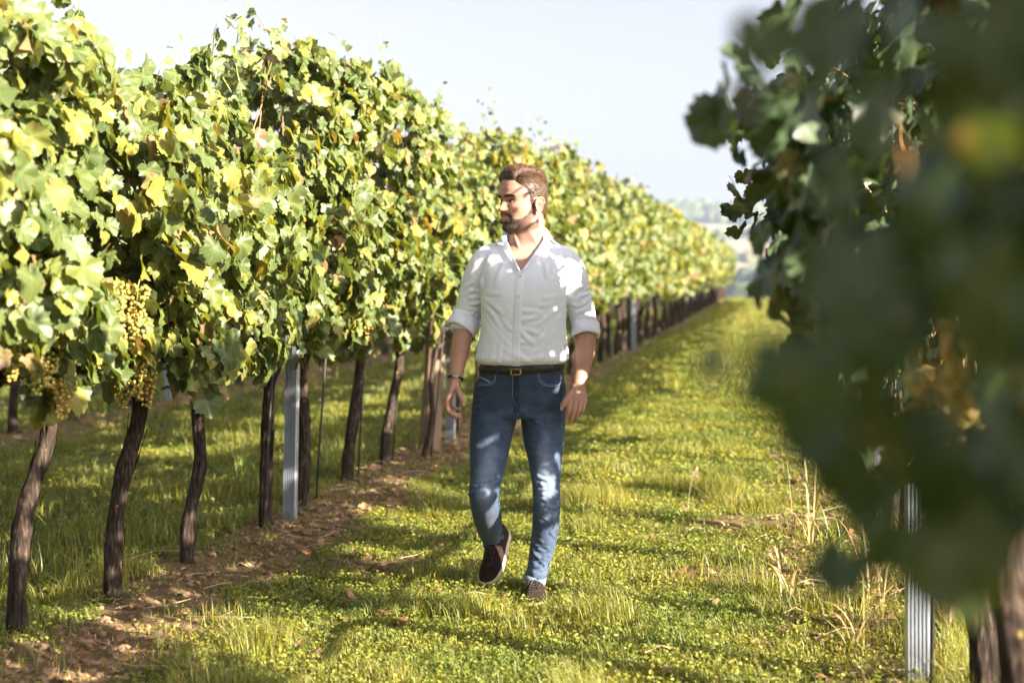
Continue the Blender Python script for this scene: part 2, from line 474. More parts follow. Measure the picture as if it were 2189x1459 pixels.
def orient(nrm, tip):
    z = nrm / np.linalg.norm(nrm, axis=1, keepdims=True)
    y = tip - z * np.sum(tip * z, 1, keepdims=True); y /= np.linalg.norm(y, axis=1, keepdims=True) + 1e-9
    return np.stack([np.cross(y, z), y, z], -1)           # columns

def scatter_leaves(pos, Rm, size, rng):
    vs, fs, vn, n0 = [], [], [], 0
    pick = rng.integers(0, len(SMALL), len(pos))
    for k, (v, f, ve) in enumerate(SMALL):
        idx = np.nonzero(pick == k)[0]
        if not len(idx): continue
        w = np.einsum('nij,vj->nvi', Rm[idx], v) * size[idx, None, None] + pos[idx, None]
        vs.append(w.reshape(-1, 3)); vn.append(np.tile(ve, len(idx)))
        fs.append((f[0][None] + (n0 + np.arange(len(idx)) * len(v))[:, None, None]).reshape(-1, 3)); n0 += len(idx) * len(v)
    return np.concatenate(vs), np.concatenate(fs), np.concatenate(vn)

def half_width(z, lo, top):
    t = np.clip((z - lo) / (top - lo), 0, 1)
    return .15 + .30 * np.sin(np.pi * np.clip(t * .86 + .12, 0, 1)) ** .8

def canopy(rng, n, L, lo, top, seed, y0, gap=.38, inner=True, side=0):
    """leaf positions in a hedge-shaped canopy with clumps and holes; side 0 both, +1/-1 only that face"""
    P, Nn = [], []
    while sum(map(len, P)) < n:
        k = n * 2
        z = lo - .18 + (top - lo + .18) * rng.random(k) ** .92
        y = rng.uniform(-L / 2, L / 2, k)
        zt = top + .12 - .14 * rng.random(k) - .55 * vnoise(np.stack([y * 0 + 3.1, y0 + y], -1), 2.2, 4)
        w = half_width(z, lo, top)
        s = np.where(rng.random(k) < .5, 1, -1) if side == 0 else np.full(k, side)
        u = rng.random(k) ** .45 if inner else rng.uniform(.82, 1.16, k)
        x = s * w * u
        w2 = (vnoise(np.stack([x * 1.2, y + y0, z], -1), 3.0, 31) - .5) * .46 + (vnoise(np.stack([x, y + y0, z], -1), 8, 37) - .5) * .12
        x = x + s * w2
        keep = (vnoise(np.stack([x, y + y0, z], -1), 4.2, 41) > gap) & (z < zt + .15)
        lowcut = lo + .50 * (vnoise(np.stack([y + y0, x * .5, x * 0], -1), 2.6, 51) - .42)
        keep &= z > lowcut
        p = np.stack([x, y, z], -1)[keep]
        o = np.stack([s * (.35 + .65 * u), rng.normal(0, .45, k), .45 + rng.normal(0, .35, k)], -1)[keep]
        P.append(p); Nn.append(o)
    return np.concatenate(P)[:n], np.concatenate(Nn)[:n]

def leaf_frames(rng, nrm, droop=1.0):
    k = len(nrm)
    nn = nrm + rng.normal(0, .38, (k, 3))
    tip = np.stack([nrm[:, 0] * .5 + rng.normal(0, .45, k), rng.normal(0, .55, k), -droop + rng.normal(0, .45, k)], -1)
    return orient(nn, tip)

M_BARK, n, l = mat_new('vine_bark')
out = N(n, 'ShaderNodeOutputMaterial'); b = N(n, 'ShaderNodeBsdfPrincipled'); b.inputs['Roughness'].default_value = .9; b.inputs['Specular IOR Level'].default_value = .2
tc = N(n, 'ShaderNodeTexCoord'); mp = N(n, 'ShaderNodeMapping'); mp.inputs['Scale'].default_value = (1, 1, .13)
nz = N(n, 'ShaderNodeTexNoise'); nz.inputs['Scale'].default_value = 95; nz.inputs['Detail'].default_value = 6
nb = N(n, 'ShaderNodeTexNoise'); nb.inputs['Scale'].default_value = 14
l.new(tc.outputs['Object'], mp.inputs[0]); l.new(mp.outputs[0], nz.inputs['Vector']); l.new(tc.outputs['Object'], nb.inputs['Vector'])
rp = ramp(n, [(.3, (.012, .008, .006)), (.52, (.036, .024, .017)), (.74, (.11, .077, .055))]); l.new(nz.outputs['Fac'], rp.inputs[0])
lich = ramp(n, [(.68, (0, 0, 0)), (.76, (1, 1, 1))]); l.new(nb.outputs['Fac'], lich.inputs[0])
ml = N(n, 'ShaderNodeMix', data_type='RGBA'); l.new(lich.outputs[0], ml.inputs['Factor']); l.new(rp.outputs[0], ml.inputs['A']); ml.inputs['B'].default_value = (.34, .25, .06, 1)
l.new(ml.outputs['Result'], b.inputs['Base Color'])
bp = N(n, 'ShaderNodeBump'); bp.inputs['Strength'].default_value = .9; bp.inputs['Distance'].default_value = .008
l.new(nz.outputs['Fac'], bp.inputs['Height']); l.new(bp.outputs[0], b.inputs['Normal']); l.new(b.outputs[0], out.inputs['Surface'])
M_CANE = simple_mat('vine_cane', (.30, .17, .07), .6, .35, 30)
M_GREENCANE = simple_mat('green_shoot', (.22, .25, .06), .5, .3, 30)

def trunk_mesh(seed, top, r0, sides=26, rings=34):
    r = random.Random(seed)
    path = spline([(0, 0, -.06), (top[0] * .12 + r.uniform(-.03, .03), top[1] * .15 + r.uniform(-.03, .03), top[2] * .22),
                   (top[0] * .5 + r.uniform(-.034, .034), top[1] * .5 + r.uniform(-.04, .04), top[2] * .5),
                   (top[0] * .82 + r.uniform(-.035, .035), top[1] * .85 + r.uniform(-.03, .03), top[2] * .8), top], rings)
    t = np.linspace(0, 1, rings)
    rad = r0 * (1.05 - .22 * t + .55 * np.exp(-t / .05) + .25 * np.exp(-((1 - t) / .08) ** 2))
    p, tt, nn, bb = frames(path)
    a = np.linspace(0, 2 * np.pi, sides, endpoint=False)
    A, T = np.meshgrid(a, t)
    tw = T * r.uniform(1.0, 3.0)
    q = np.stack([np.cos(A + tw) * 2.6, np.sin(A + tw) * 2.6, T * 4.5 + seed], -1)
    dis = (fbm(q.reshape(-1, 3), 1.0, 7, 3).reshape(A.shape) - .5) * .85 + (vnoise(np.stack([np.cos(A + tw) * 7, np.sin(A + tw) * 7, T * 9 + seed], -1).reshape(-1, 3), 1, 9).reshape(A.shape) - .5) * .30
    rr = rad[:, None] * (1 + dis)
    v = p[:, None] + rr[..., None] * (np.cos(A)[..., None] * nn[:, None] + np.sin(A)[..., None] * bb[:, None])
    acc = Acc(); acc.add(v.reshape(-1, 3), [grid_faces(rings, sides)])
    for _ in range(16 if rings > 20 else 0):                  # peeling bark strips
        k = r.randrange(4, rings - 8); j = r.randrange(sides); L = r.randrange(3, 7)
        base = v[k:k + L, j]; ctr = p[k:k + L]
        outw = (base - ctr) / np.linalg.norm(base - ctr, axis=1, keepdims=True)
        lift = np.linspace(.001, r.uniform(.006, .018), L)[:, None]
        side = np.cross(outw, tt[k:k + L]) * r.uniform(.003, .006)
        c = base + outw * lift
        acc.add(np.concatenate([c - side, c + side, c + outw * .002]), [grid_faces(2, L, False)])
    return acc, path[-1]

def berry_cluster(seed, nb=58, L=.17, W=.052, r=.0088):
    rr = np.random.default_rng(seed); pts = []
    tries = 0
    while len(pts) < nb and tries < 6000:
        tries += 1
        t = rr.random(); a = rr.random() * 2 * np.pi
        w = W * (1 - .72 * t) * (0.85 + .3 * np.sin(3 * a + seed))
        p = np.array([np.cos(a) * w, np.sin(a) * w, -t * L + rr.normal(0, .003)])
        if all(np.sum((p - q) ** 2) > (1.62 * r) ** 2 for q in pts): pts.append(p)
    pts = np.array(pts); k = len(pts)
    s = rr.uniform(.82, 1.15, k) * r
    v = ICO_V[None] * s[:, None, None] + pts[:, None]
    f = (ICO_F[None] + (np.arange(k) * len(ICO_V))[:, None, None]).reshape(-1, 3)
    acc = Acc(); acc.add(v.reshape(-1, 3), [f])
    sv, sf = tube([(0, 0, .025), (.004, 0, .0), (0, .003, -L * .8)], [.003, .003, .002], 5); acc.add(sv, sf)
    return acc.arrays()
M_GRAPE, n, l = mat_new('white_grape_skin')
out = N(n, 'ShaderNodeOutputMaterial'); b = N(n, 'ShaderNodeBsdfPrincipled'); b.inputs['Roughness'].default_value = .38
ge = N(n, 'ShaderNodeNewGeometry'); rp = ramp(n, [(0, (.22, .23, .045)), (.35, (.32, .27, .055)), (.8, (.46, .31, .07)), (1, (.34, .17, .05))])
oi_ = N(n, 'ShaderNodeObjectInfo'); am = N(n, 'ShaderNodeMath', operation='MULTIPLY_ADD'); am.inputs[1].default_value = .5; l.new(oi_.outputs['Random'], am.inputs[0]); hm = N(n, 'ShaderNodeMath', operation='MULTIPLY'); hm.inputs[1].default_value = .6
l.new(ge.outputs['Random Per Island'], hm.inputs[0]); l.new(hm.outputs[0], am.inputs[2]); l.new(am.outputs[0], rp.inputs[0]); l.new(rp.outputs[0], b.inputs['Base Color'])
b.inputs['Subsurface Weight'].default_value = .35; b.inputs['Subsurface Radius'].default_value = (.012, .009, .003); b.inputs['Subsurface Scale'].default_value = .6
l.new(b.outputs[0], out.inputs['Surface'])
GRAPES = []
for s in range(4):
    v, f = berry_cluster(s + 1, [58, 70, 46, 62][s], [.16, .20, .13, .18][s], [.05, .055, .045, .05][s])
    GRAPES.append(raw_mesh('grape_cluster', v, f, M_GRAPE))

def build_canes(rng, L, top, head, root):
    for s in (-1, 1):                                     # two cordon arms on the lowest wire
        path = spline([head, head + [0, s * .12, .06], [0, s * L * .3, .98], [rng.normal(0, .02), s * L * .52, .97]], 8)
        mobj('cordon_arm', *tube(path, np.linspace(.022, .012, 8), 7), M_BARK, root)
    for k in range(9):
        y = rng.uniform(-L / 2, L / 2); sx = rng.normal(0, .10); zt = top - .25 + rng.normal(0, .16)
        path = spline([(rng.normal(0, .02), y, .97), (sx * .6, y + rng.normal(0, .06), 1.25), (sx * 1.2, y + rng.normal(0, .12), 1.65), (sx * 1.8 + rng.normal(0, .06), y + rng.normal(0, .16), zt)], 9)
        mobj('cane', *tube(path, np.linspace(.0055, .0025, 9), 4), M_CANE, root)

def place_leaves(root, meshes, pos, Rm, size, rng):
    for p, m3, s in zip(pos, Rm, size):
        mt = Matrix(((m3[0, 0] * s, m3[0, 1] * s, m3[0, 2] * s, p[0]), (m3[1, 0] * s, m3[1, 1] * s, m3[1, 2] * s, p[1]), (m3[2, 0] * s, m3[2, 1] * s, m3[2, 2] * s, p[2]), (0, 0, 0, 1)))
        obj('leaf', meshes[int(rng.integers(0, len(meshes)))], root, mw=mt)

FOLIAGE_CACHE = {}
def grapevine(x, y, top, seed, label, group, mat, meshes, L=.98, n_leaf=0, n_mass=450, side=1, size=.058, lo=.93, gap=.38, lean=None, r0=.042, grapes=(), shoots=0, cache=None, detail=True, xshift=0.0, mass_filter=None):
    rng = np.random.default_rng(seed)
    root = empty('grapevine', (x, y, 0))
    tag(root, label, 'grapevine', group)
    lean = lean if lean is not None else (rng.normal(.03, .03), rng.normal(.05, .05))
    head = np.array([lean[0], lean[1], .93])
    acc, tip = trunk_mesh(seed, head, r0 * rng.uniform(.9, 1.12), *((26, 34) if detail else (10, 10)))
    acc.build('trunk', M_BARK, root)
    if detail:
        build_canes(rng, L, top, head, root)
    key = cache
    if key is not None and key in FOLIAGE_CACHE: me = FOLIAGE_CACHE[key]
    else:
        P, Nn = canopy(rng, n_mass, L, lo, top, seed if key is None else 7 + hash(key) % 5, y, gap)
        if mass_filter is not None:
            kp = mass_filter(P[:, 0] + x, P[:, 1] + y, P[:, 2]); P, Nn = P[kp], Nn[kp]
        v, f, vn = scatter_leaves(P, leaf_frames(rng, Nn), size * rng.uniform(.7, 1.25, len(P)), rng)
        me = raw_mesh('foliage', v, [f], mat, True, {'vein': vn})
        if key is not None: FOLIAGE_CACHE[key] = me
    fo = obj('foliage', me, root); fo['kind'] = 'stuff'
    if key is not None and rng.random() < .5: fo.rotation_euler.z = math.pi
    if n_leaf:
        P, Nn = canopy(rng, n_leaf, L, lo, top, seed, y, gap * .8, inner=False, side=side)
        place_leaves(root, meshes, P, leaf_frames(rng, Nn), size * rng.uniform(.55, 1.42, len(P)), rng)
    for k in range(shoots):                               # shoots that rise clear of the hedge top
        yy = rng.uniform(-L / 2, L / 2); h = rng.uniform(.12, .42)
        path = spline([(rng.normal(0, .08), yy, top - .35), (rng.normal(0, .1), yy + rng.normal(0, .05), top - .05), (rng.normal(.03, .12), yy + rng.normal(.05, .12), top + h)], 8)
        v, f = tube(path, np.linspace(.004, .0015, 8), 4); mobj('shoot', v, f, M_GREENCANE, root)
        m = int(4 + h * 16); t = np.linspace(.25, 1, m)
        pp = np.stack([np.interp(t * 7, range(8), path[:, c]) for c in range(3)], -1) + rng.normal(0, .03, (m, 3))
        nn = np.stack([rng.normal(.4, .5, m), rng.normal(-.1, .5, m), rng.normal(.5, .4, m)], -1)
        place_leaves(root, meshes, pp, leaf_frames(rng, nn, .5), size * np.interp(t, [.25, 1], [1.0, .38]) * rng.uniform(.8, 1.15, m), rng)
    for (gx_, gy_, gz_, v_) in grapes:
        g = obj('grape_cluster', GRAPES[v_ % 4], root, (gx_ - x, gy_ - y, gz_ + .14))
        g.scale = (.84, .84, .84)
        g.rotation_euler = (rng.normal(0, .15), rng.normal(0, .15), rng.uniform(0, 6))
    return root

tops_y = [3, 4.9, 5.9, 7.2, 8.6, 10.3, 12.3, 18, 26, 55]; tops_z = [2.40, 2.42, 2.16, 2.56, 2.62, 2.26, 2.66, 2.70, 2.70, 2.85]
GR_L = 'vines of the sunlit left row'; GR_R = 'vines of the shaded right row'; GR_L2 = 'vines of the row behind the left row'
near_L = [3.15, 3.98, 4.77, 5.31, 6.09, 7.06, 7.66, 8.52, 9.48, 10.75, 11.67, 12.6, 13.5]
leans = {4.77: (.04, .18), 5.31: (.03, .16), 6.09: (.02, .22), 7.06: (.02, .16), 7.66: (.03, .06), 8.52: (.02, .28), 9.48: (.02, .32)}
grape_at = {3.98: [(-2.33, 4.09, 1.0, 0), (-2.35, 4.36, 1.0, 1), (-2.3, 4.2, .93, 2)], 4.77: [(-2.27, 4.68, 1.18, 0), (-2.28, 4.70, 1.06, 2), (-2.38, 4.5, .86, 3)],
            5.31: [(-2.26, 4.84, 1.17, 1), (-2.28, 4.88, 1.06, 3), (-2.36, 5.03, .90, 1), (-2.40, 4.94, .95, 0), (-2.38, 5.16, .84, 3), (-2.45, 5.1, .80, 2)],
            6.09: [(-2.35, 5.93, 1.0, 2), (-2.36, 5.55, 1.08, 2), (-2.38, 6.2, .98, 0)], 7.06: [(-2.35, 7.26, 1.24, 2), (-2.36, 6.8, 1.05, 0)], 7.66: [(-2.35, 7.5, 1.1, 1), (-2.36, 7.9, 1.2, 0)],
            8.52: [(-2.35, 8.16, 1.04, 1), (-2.38, 8.0, .98, 3), (-2.4, 8.1, .93, 0)], 9.48: [(-2.35, 9.62, 1.22, 1), (-2.35, 9.3, 1.1, 2)], 10.75: [(-2.35, 10.6, 1.1, 0)], 11.67: [(-2.3, 11.5, 1.1, 1)]}
what = {4.77: 'leaning at the picture edge', 5.31: 'big golden grapes over its trunk', 6.09: 'slanting dark trunk on bare soil', 7.06: 'trunk just left of the steel post',
        7.66: 'trunk just right of the steel post', 8.52: 'trunk slanting beside a dark rod', 9.48: 'slender trunk', 10.75: 'thin trunk behind the wooden post', 11.67: 'trunk seen beside the man\'s right hand'}
i_vis = 0
for i, yv in enumerate(near_L):
    if yv in what:
        lab = f'{ORD[i_vis]} grapevine from the left in the sunlit row, {what[yv]}'; i_vis += 1
    elif yv < 4.5: lab = ['grapevine just outside the left picture edge', 'grapevine whose leaves and grapes fill the left picture edge'][i]
    else: lab = f'sunlit grapevine directly behind the man\'s {["shoulder", "left arm"][i - 11]}'
    grapevine(ROW_L + (-.11 if yv == 4.77 else .02 if i % 2 else -.01), yv, float(np.interp(yv, tops_y, tops_z)), 40 + i, lab, GR_L, M_LEAF_L, LEAF_L, L=1.02, n_leaf=0 if yv < 3.5 else (300 if yv < 9 else 260),
              n_mass=1050, lean=leans.get(yv), grapes=grape_at.get(yv, ()), shoots={7.06: 4, 8.52: 3, 9.48: 2, 6.09: 2, 5.31: 1, 4.77: 2, 12.6: 2, 11.67: 2}.get(yv, 1), r0=.032)
y = 14.4; k = 0
rngv = np.random.default_rng(77)
while y < 74:
    far = y > 30
    grapevine(ROW_L + .02 + min(y - 14, 12) * .018, y, float(np.interp(y, tops_y, tops_z)) + rngv.normal(0, .06), 200 + k, 'blurred sunlit grapevine farther down the left row' if k > 8 else f'sunlit grapevine of the left row, {ORD[k]} one beyond the man\'s left arm',
              GR_L, M_LEAF_L, LEAF_L, L=1.06 if not far else 1.5, n_leaf=110 if y < 20 else (45 if y < 30 else 0), n_mass=820 if y < 22 else 460, size=.066 if y < 22 else (.092 if not far else .14),
              shoots=1 if y < 28 else 0, cache=None if y < 18 else ('L', k % 6, far), detail=y < 18, r0=.045)
    y += .92 if not far else 1.4; k += 1

for i, yv in enumerate([5.6, 6.6, 7.6, 8.6, 9.6, 10.7, 11.7, 12.8, 14.6, 15.7, 16.8, 17.8, 18.9, 20, 21, 22.2, 23.4, 24.6, 25.8, 27, 28.5, 30]):
    lab = {12.8: 'shaded vine trunk of the second row, left of its steel post', 14.6: 'vine of the second row just right of its steel post', 15.7: 'vine of the second row seen between the third and fourth trunks'}.get(yv, 'vine of the second row glimpsed under the sunlit canopy')
    grapevine(ROW_L2, yv, 2.3, 500 + i, lab, GR_L2, M_LEAF_L, LEAF_L, L=1.15, n_mass=360, size=.095, cache=('L2', i % 4), detail=False, r0=.045)

# ---- right row (shaded side towards the camera)
def keep_clear(X, Y, Z):                                   # the photographer stands here: nothing grows in front of the lens
    return (X > .30) | (Y > 2.9)
near_leaves = [(-0.017, 1.0, 1.522), (-0.028, 1.2, 1.507), (0.036, 1.1, 1.542), (0.076, 1.0, 1.524), (0.144, 1.1, 1.532), (0.027, 1.3, 1.518), (0.078, 1.1, 1.482), (0.123, 1.0, 1.46), (0.187, 1.2, 1.502), (0.048, 1.2, 1.437), (0.093, 1.0, 1.411), (0.159, 1.1, 1.412), (0.038, 0.9, 1.366), (0.086, 1.1, 1.353), (0.115, 0.9, 1.354), (0.189, 1.2, 1.334), (0.055, 1.0, 1.322), (0.104, 1.1, 1.297), (0.132, 0.9, 1.298), (0.000, 0.75, 1.310), (-0.040, 0.8, 1.312), (0.022, 0.9, 1.287), (0.07, 1.1, 1.247), (0.016, 0.85, 1.272), (0.048, 1.0, 1.221), (0.066, 1.05, 1.174), (0.048, 1.15, 1.128), (0.111, 1.0, 1.239), (0.149, 1.1, 1.185), (0.112, 1.0, 1.172), (0.184, 1.2, 1.216)]
near_sizes = [.030, .026] + [.050, .058, .065, .042, .055, .06, .065, .05, .06, .065, .045, .058, .06, .07, .045, .06, .065, .040, .020, .040, .055, .032, .042, .042, .032, .055, .055, .055, .06]
right_y = [-.5, .4, 1.3, 2.2, 3.05, 4.35, 5.3, 6.2, 7.2, 8.1, 9.0, 9.9, 10.8, 11.8]
rlab = {3.05: 'nearest visible trunk of the dark right row at the picture\'s right edge', 4.35: 'right-row vine whose trunk stands behind the nearest steel post', 5.3: 'right-row vine whose leafy shoots hang sharply against the sky', 6.2: 'second right-row vine behind the nearest steel post', 7.2: 'right-row vine with a sunlit trunk beside the farther steel post'}
for i, yv in enumerate(right_y):
    lab = rlab.get(yv) or ({-.5: 'right-row vine beside the photographer', .4: 'right-row vine at the photographer\'s elbow', 1.3: 'right-row vine whose dark blurred leaves fill the right foreground', 2.2: 'right-row vine with blurred golden grapes at the right'}.get(yv) or 'shaded right-row vine hidden behind the blurred foreground leaves')
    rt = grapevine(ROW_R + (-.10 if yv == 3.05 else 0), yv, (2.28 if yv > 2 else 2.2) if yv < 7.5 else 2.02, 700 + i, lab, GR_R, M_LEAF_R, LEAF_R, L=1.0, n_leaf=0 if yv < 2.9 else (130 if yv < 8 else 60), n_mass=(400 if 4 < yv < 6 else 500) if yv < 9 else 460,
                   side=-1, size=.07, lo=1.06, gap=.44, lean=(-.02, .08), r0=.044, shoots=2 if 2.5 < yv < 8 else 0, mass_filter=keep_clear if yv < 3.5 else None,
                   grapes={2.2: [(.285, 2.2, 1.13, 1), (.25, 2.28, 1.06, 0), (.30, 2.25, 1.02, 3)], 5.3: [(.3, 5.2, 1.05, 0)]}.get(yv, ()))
    rngl = np.random.default_rng(900 + i)
    if yv == 1.3:
        P = np.array(near_leaves) + [.010, 0, 0] - [rt.location.x, rt.location.y, 0]
        nn = np.stack([rngl.normal(-.55, .25, len(P)), rngl.normal(-.75, .2, len(P)), rngl.normal(.25, .2, len(P))], -1)
        fr = leaf_frames(rngl, nn); kp = np.array([q not in (17, 18) for q in range(len(P))])      # a gap through which the grapes show
        place_leaves(rt, LEAF_R, P[kp], fr[kp], np.array(near_sizes)[kp], rngl)
        for a, b_ in (((-.45, -.1, 1.18), (-.54, -.25, 1.53)), ((-.3, .0, 1.0), (-.56, -.2, 1.25)), ((-.2, 0, 1.45), (-.5, -.2, 1.40))):
            v, f = tube(spline([(-.05, .1, .98), a, b_], 10), np.linspace(.005, .002, 10), 5); mobj('shoot', v, f, M_CANE, rt)
    if yv == 5.3:                                         # overhanging shoots, sharp against sky and hills
        P = [(-.17, 5.2, 1.56), (-.09, 5.2, 1.6), (-.12, 5.2, 1.53), (-.02, 5.2, 1.61), (-.15, 5.2, 1.83), (-.09, 5.2, 1.9), (0, 5.2, 1.79), (.06, 5.2, 1.61), (-.02, 5.2, 2.14), (.01, 5.2, 2.03), (-.05, 5.2, 1.51), (-.13, 5.15, 1.64), (-.05, 5.25, 1.66), (.03, 5.2, 1.55), (.08, 5.1, 1.7), (-.04, 5.1, 1.84), (.05, 5.15, 1.92), (.1, 5.2, 1.85), (.04, 5.3, 2.1), (.1, 5.2, 2.0), (.12, 5.1, 1.55), (.15, 5.2, 1.65), (.15, 5.0, 1.78), (.08, 5.2, 1.48)]
        P = np.array(P + [(a + .04, b2 + .06, c + .03) for a, b2, c in P[2:]] + [(a + .13, b2, c - .02) for a, b2, c in P])
        P = P + rngl.normal(0, .02, P.shape) - [rt.location.x, rt.location.y, 0]
        nn = np.stack([rngl.normal(-.4, .4, len(P)), rngl.normal(-.6, .35, len(P)), rngl.normal(.4, .35, len(P))], -1)
        place_leaves(rt, LEAF_R, P, leaf_frames(rngl, nn), rngl.uniform(.035, .072, len(P)), rngl)
        for a, b_ in (((-.4, -.05, 1.75), (-.79, -.1, 1.58)), ((-.35, -.05, 1.9), (-.76, -.1, 1.86)), ((-.3, 0, 2.0), (-.64, -.1, 2.14))):
            v, f = tube(spline([(-.02, .1, 1.3), a, b_], 12), np.linspace(.005, .0018, 12), 5); mobj('shoot', v, f, M_CANE, rt)
y = 12.8; k = 0
while y < 62:
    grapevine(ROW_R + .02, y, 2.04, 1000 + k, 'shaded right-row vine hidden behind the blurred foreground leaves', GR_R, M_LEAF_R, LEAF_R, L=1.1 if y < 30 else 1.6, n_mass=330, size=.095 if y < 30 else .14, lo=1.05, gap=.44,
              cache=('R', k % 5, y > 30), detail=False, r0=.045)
    y += .95 if y < 30 else 1.5; k += 1

# ================================================================== POSTS, RODS, WIRES
M_ZINC = simple_mat('galvanised_steel', (.46, .49, .54), .42, .18, 12, .05, 40, metal=.75)
M_POST = simple_mat('weathered_post_wood', (.20, .135, .09), .9, .5, 26, .7, 60, stretch=(1, 1, .12), spec=.2)
M_ROD = simple_mat('rusted_rod', (.05, .04, .035), .6, .3, 40, metal=.4)
M_WIRE = simple_mat('trellis_wire', (.35, .35, .36), .4, metal=.9)
def steel_post(x, y, h, rz, label, tilt=0.0):
    prof = []
    for k in range(6):                                     # corrugated face
        u = -.034 + .068 * k / 5.5
        prof += [(u, 0.0), (u + .003, -.007), (u + .0075, -.007), (u + .0105, 0.0)]
    prof = np.array(prof); m = len(prof)
    prof = np.vstack([[(-.036, .026)], prof, [(.040, 0.0), (.040, .026)]])
    back = prof[::-1] + [0, .003]; back[0, 0] -= .003; back[-1, 0] += .003
    ring = np.vstack([prof, back]); m = len(ring)
    zs = np.linspace(-.05, h, 12)
    v = np.concatenate([np.column_stack([ring, np.full(m, z)]) for z in zs])
    root = empty('steel_post', (x, y, 0), rz); root.rotation_euler.y = tilt
    tag(root, label, 'post', 'corrugated steel trellis posts')
    mobj('profile', v, [grid_faces(len(zs), m)], M_ZINC, root, smooth=False)
    for z in (.97, 1.3, 1.65, 1.95):
        if z < h: mobj('wire_hook', *tube(spline([(.040, .012, z), (.055, .006, z + .005), (.056, .002, z + .02)], 6), .0025, 5), M_ZINC, root)
steel_post(-2.56, 7.29, 2.1, R(-4), 'corrugated steel post in sun stripes between the fourth and fifth trunks', R(1.5))
steel_post(-6.12, 13.75, 2.1, 0, 'small blue-grey steel post of the second row, far left')
steel_post(-2.50, 10.95, 2.1, 0, 'steel post half hidden behind the wooden post')
steel_post(.48, 4.75, 1.72, R(6), 'nearest steel post of the right row, at lower right', R(-1.0))
steel_post(.50, 7.16, 1.72, R(6), 'farther steel post of the right row behind blurred leaves', R(1.5))
steel_post(-2.35, 24.5, 2.1, 0, 'pale steel post in the blurred far part of the left row')
# wooden post
rr_ = random.Random(5)
rings, sides = 24, 30
A, T = np.meshgrid(np.linspace(0, 2 * np.pi, sides, endpoint=False), np.linspace(0, 1, rings))
q = np.stack([np.cos(A) * 3, np.sin(A) * 3, T * 1.2], -1).reshape(-1, 3)
rad = (.078 - .008 * T) * (1 + (fbm(q, 1.6, 3).reshape(A.shape) - .5) * .22)
rad = rad * (1 - .25 * np.exp(-((A - 4.6 + .12 * np.sin(T * 9)) / .07) ** 2) - .2 * np.exp(-((A - 5.6 + .1 * np.sin(T * 5)) / .05) ** 2))
v = np.stack([np.cos(A) * rad + T * .10, np.sin(A) * rad + T * .08, T * 1.98 - .05], -1).reshape(-1, 3)
v = np.vstack([v, [.10, .08, 1.94]])
f3 = np.stack([np.full(sides, len(v) - 1), (rings - 1) * sides + np.arange(sides), (rings - 1) * sides + (np.arange(sides) + 1) % sides], 1)
wp = empty('wooden_post', (-2.53, 10.38, 0)); tag(wp, 'thick weathered wooden post left of the man\'s forearm', 'post')
mobj('shaft', v, [grid_faces(rings, sides), f3], M_POST, wp)
mobj('tie_wire', *tube([(np.cos(a) * .083 + .06, np.sin(a) * .083 + .05, 1.05 + .01 * np.sin(a * 2)) for a in np.linspace(0, 6.28, 20)], .002, 4), M_WIRE, wp)
for i, (bx, by, tx, ty, lab) in enumerate(((-2.58, 6.93, .02, .22, 'thin dark rod left of the fourth vine trunk'), (-2.60, 7.86, .02, .26, 'thin dark rod right of the steel post'), (-2.58, 8.66, .02, .18, 'thin dark rod beside the slanting sixth trunk'),
                                           (-2.60, 9.56, .02, .30, 'thin dark rod beside the slender seventh trunk'), (-2.42, 9.95, .05, .40, 'thin dark rod in front of the wooden post'), (-2.56, 11.5, .02, .1, 'thin dark rod by the man\'s right hand'),
                                           (.50, 4.55, .02, .12, 'dark rod left of the nearest right-row steel post'), (.56, 6.9, .03, .1, 'dark rod beside the sunlit right-row trunk'))):
    st = mobj('vine_rod', *tube([(0, 0, -.05), (tx * .5, ty * .5, .6), (tx, ty, 1.25)], .0065, 7), M_ROD, loc=(bx, by, 0))
    tag(st, lab, 'rod', 'training rods')
brw = mobj('leaning_branch', *tube(spline([(0, 0, -.03), (.06, .08, .3), (.03, .2, .6), (.09, .3, .98)], 14), np.linspace(.022, .014, 14), 9), M_BARK, loc=(-2.46, 9.85, 0))
tag(brw, 'bare pale branch leaning against the wooden post', 'branch')
for (x, z, lab) in ((ROW_L, .97, 'lowest trellis wire of the left row'), (ROW_L, 1.65, 'upper trellis wire of the left row'), (ROW_R, .99, 'lowest trellis wire of the right row'), (ROW_R, 1.65, 'upper trellis wire of the right row'), (ROW_L2, .97, 'trellis wire of the second row')):
    wv, wf = tube([(0, yy, -.012 * math.sin(yy * .9) ** 2) for yy in np.linspace(0, 60, 40)], .0016, 4)
    tag(mobj('trellis_wire', wv, wf, M_WIRE, loc=(x, 2 if x < 0 else 3, z)), lab, 'wire', 'trellis wires')

# ================================================================== AIR
hb = bmesh.new(); bmesh.ops.create_cube(hb, size=1)
haze_me = bpy.data.meshes.new('haze'); hb.to_mesh(haze_me); hb.free()
haze = obj('haze', haze_me); haze.location = (0, 1470, 35); haze.scale = (3500, 3160, 150)
m_haze, n, l = mat_new('pale_air'); out = N(n, 'ShaderNodeOutputMaterial'); pv = N(n, 'ShaderNodeVolumePrincipled')
pv.inputs['Color'].default_value = (.66, .77, 1.0, 1); pv.inputs['Density'].default_value = .00030; pv.inputs['Anisotropy'].default_value = .2
l.new(pv.outputs[0], out.inputs['Volume']); haze_me.materials.append(m_haze)
tag(haze, 'pale summer haze in the air over the valley', 'haze', kind='stuff')
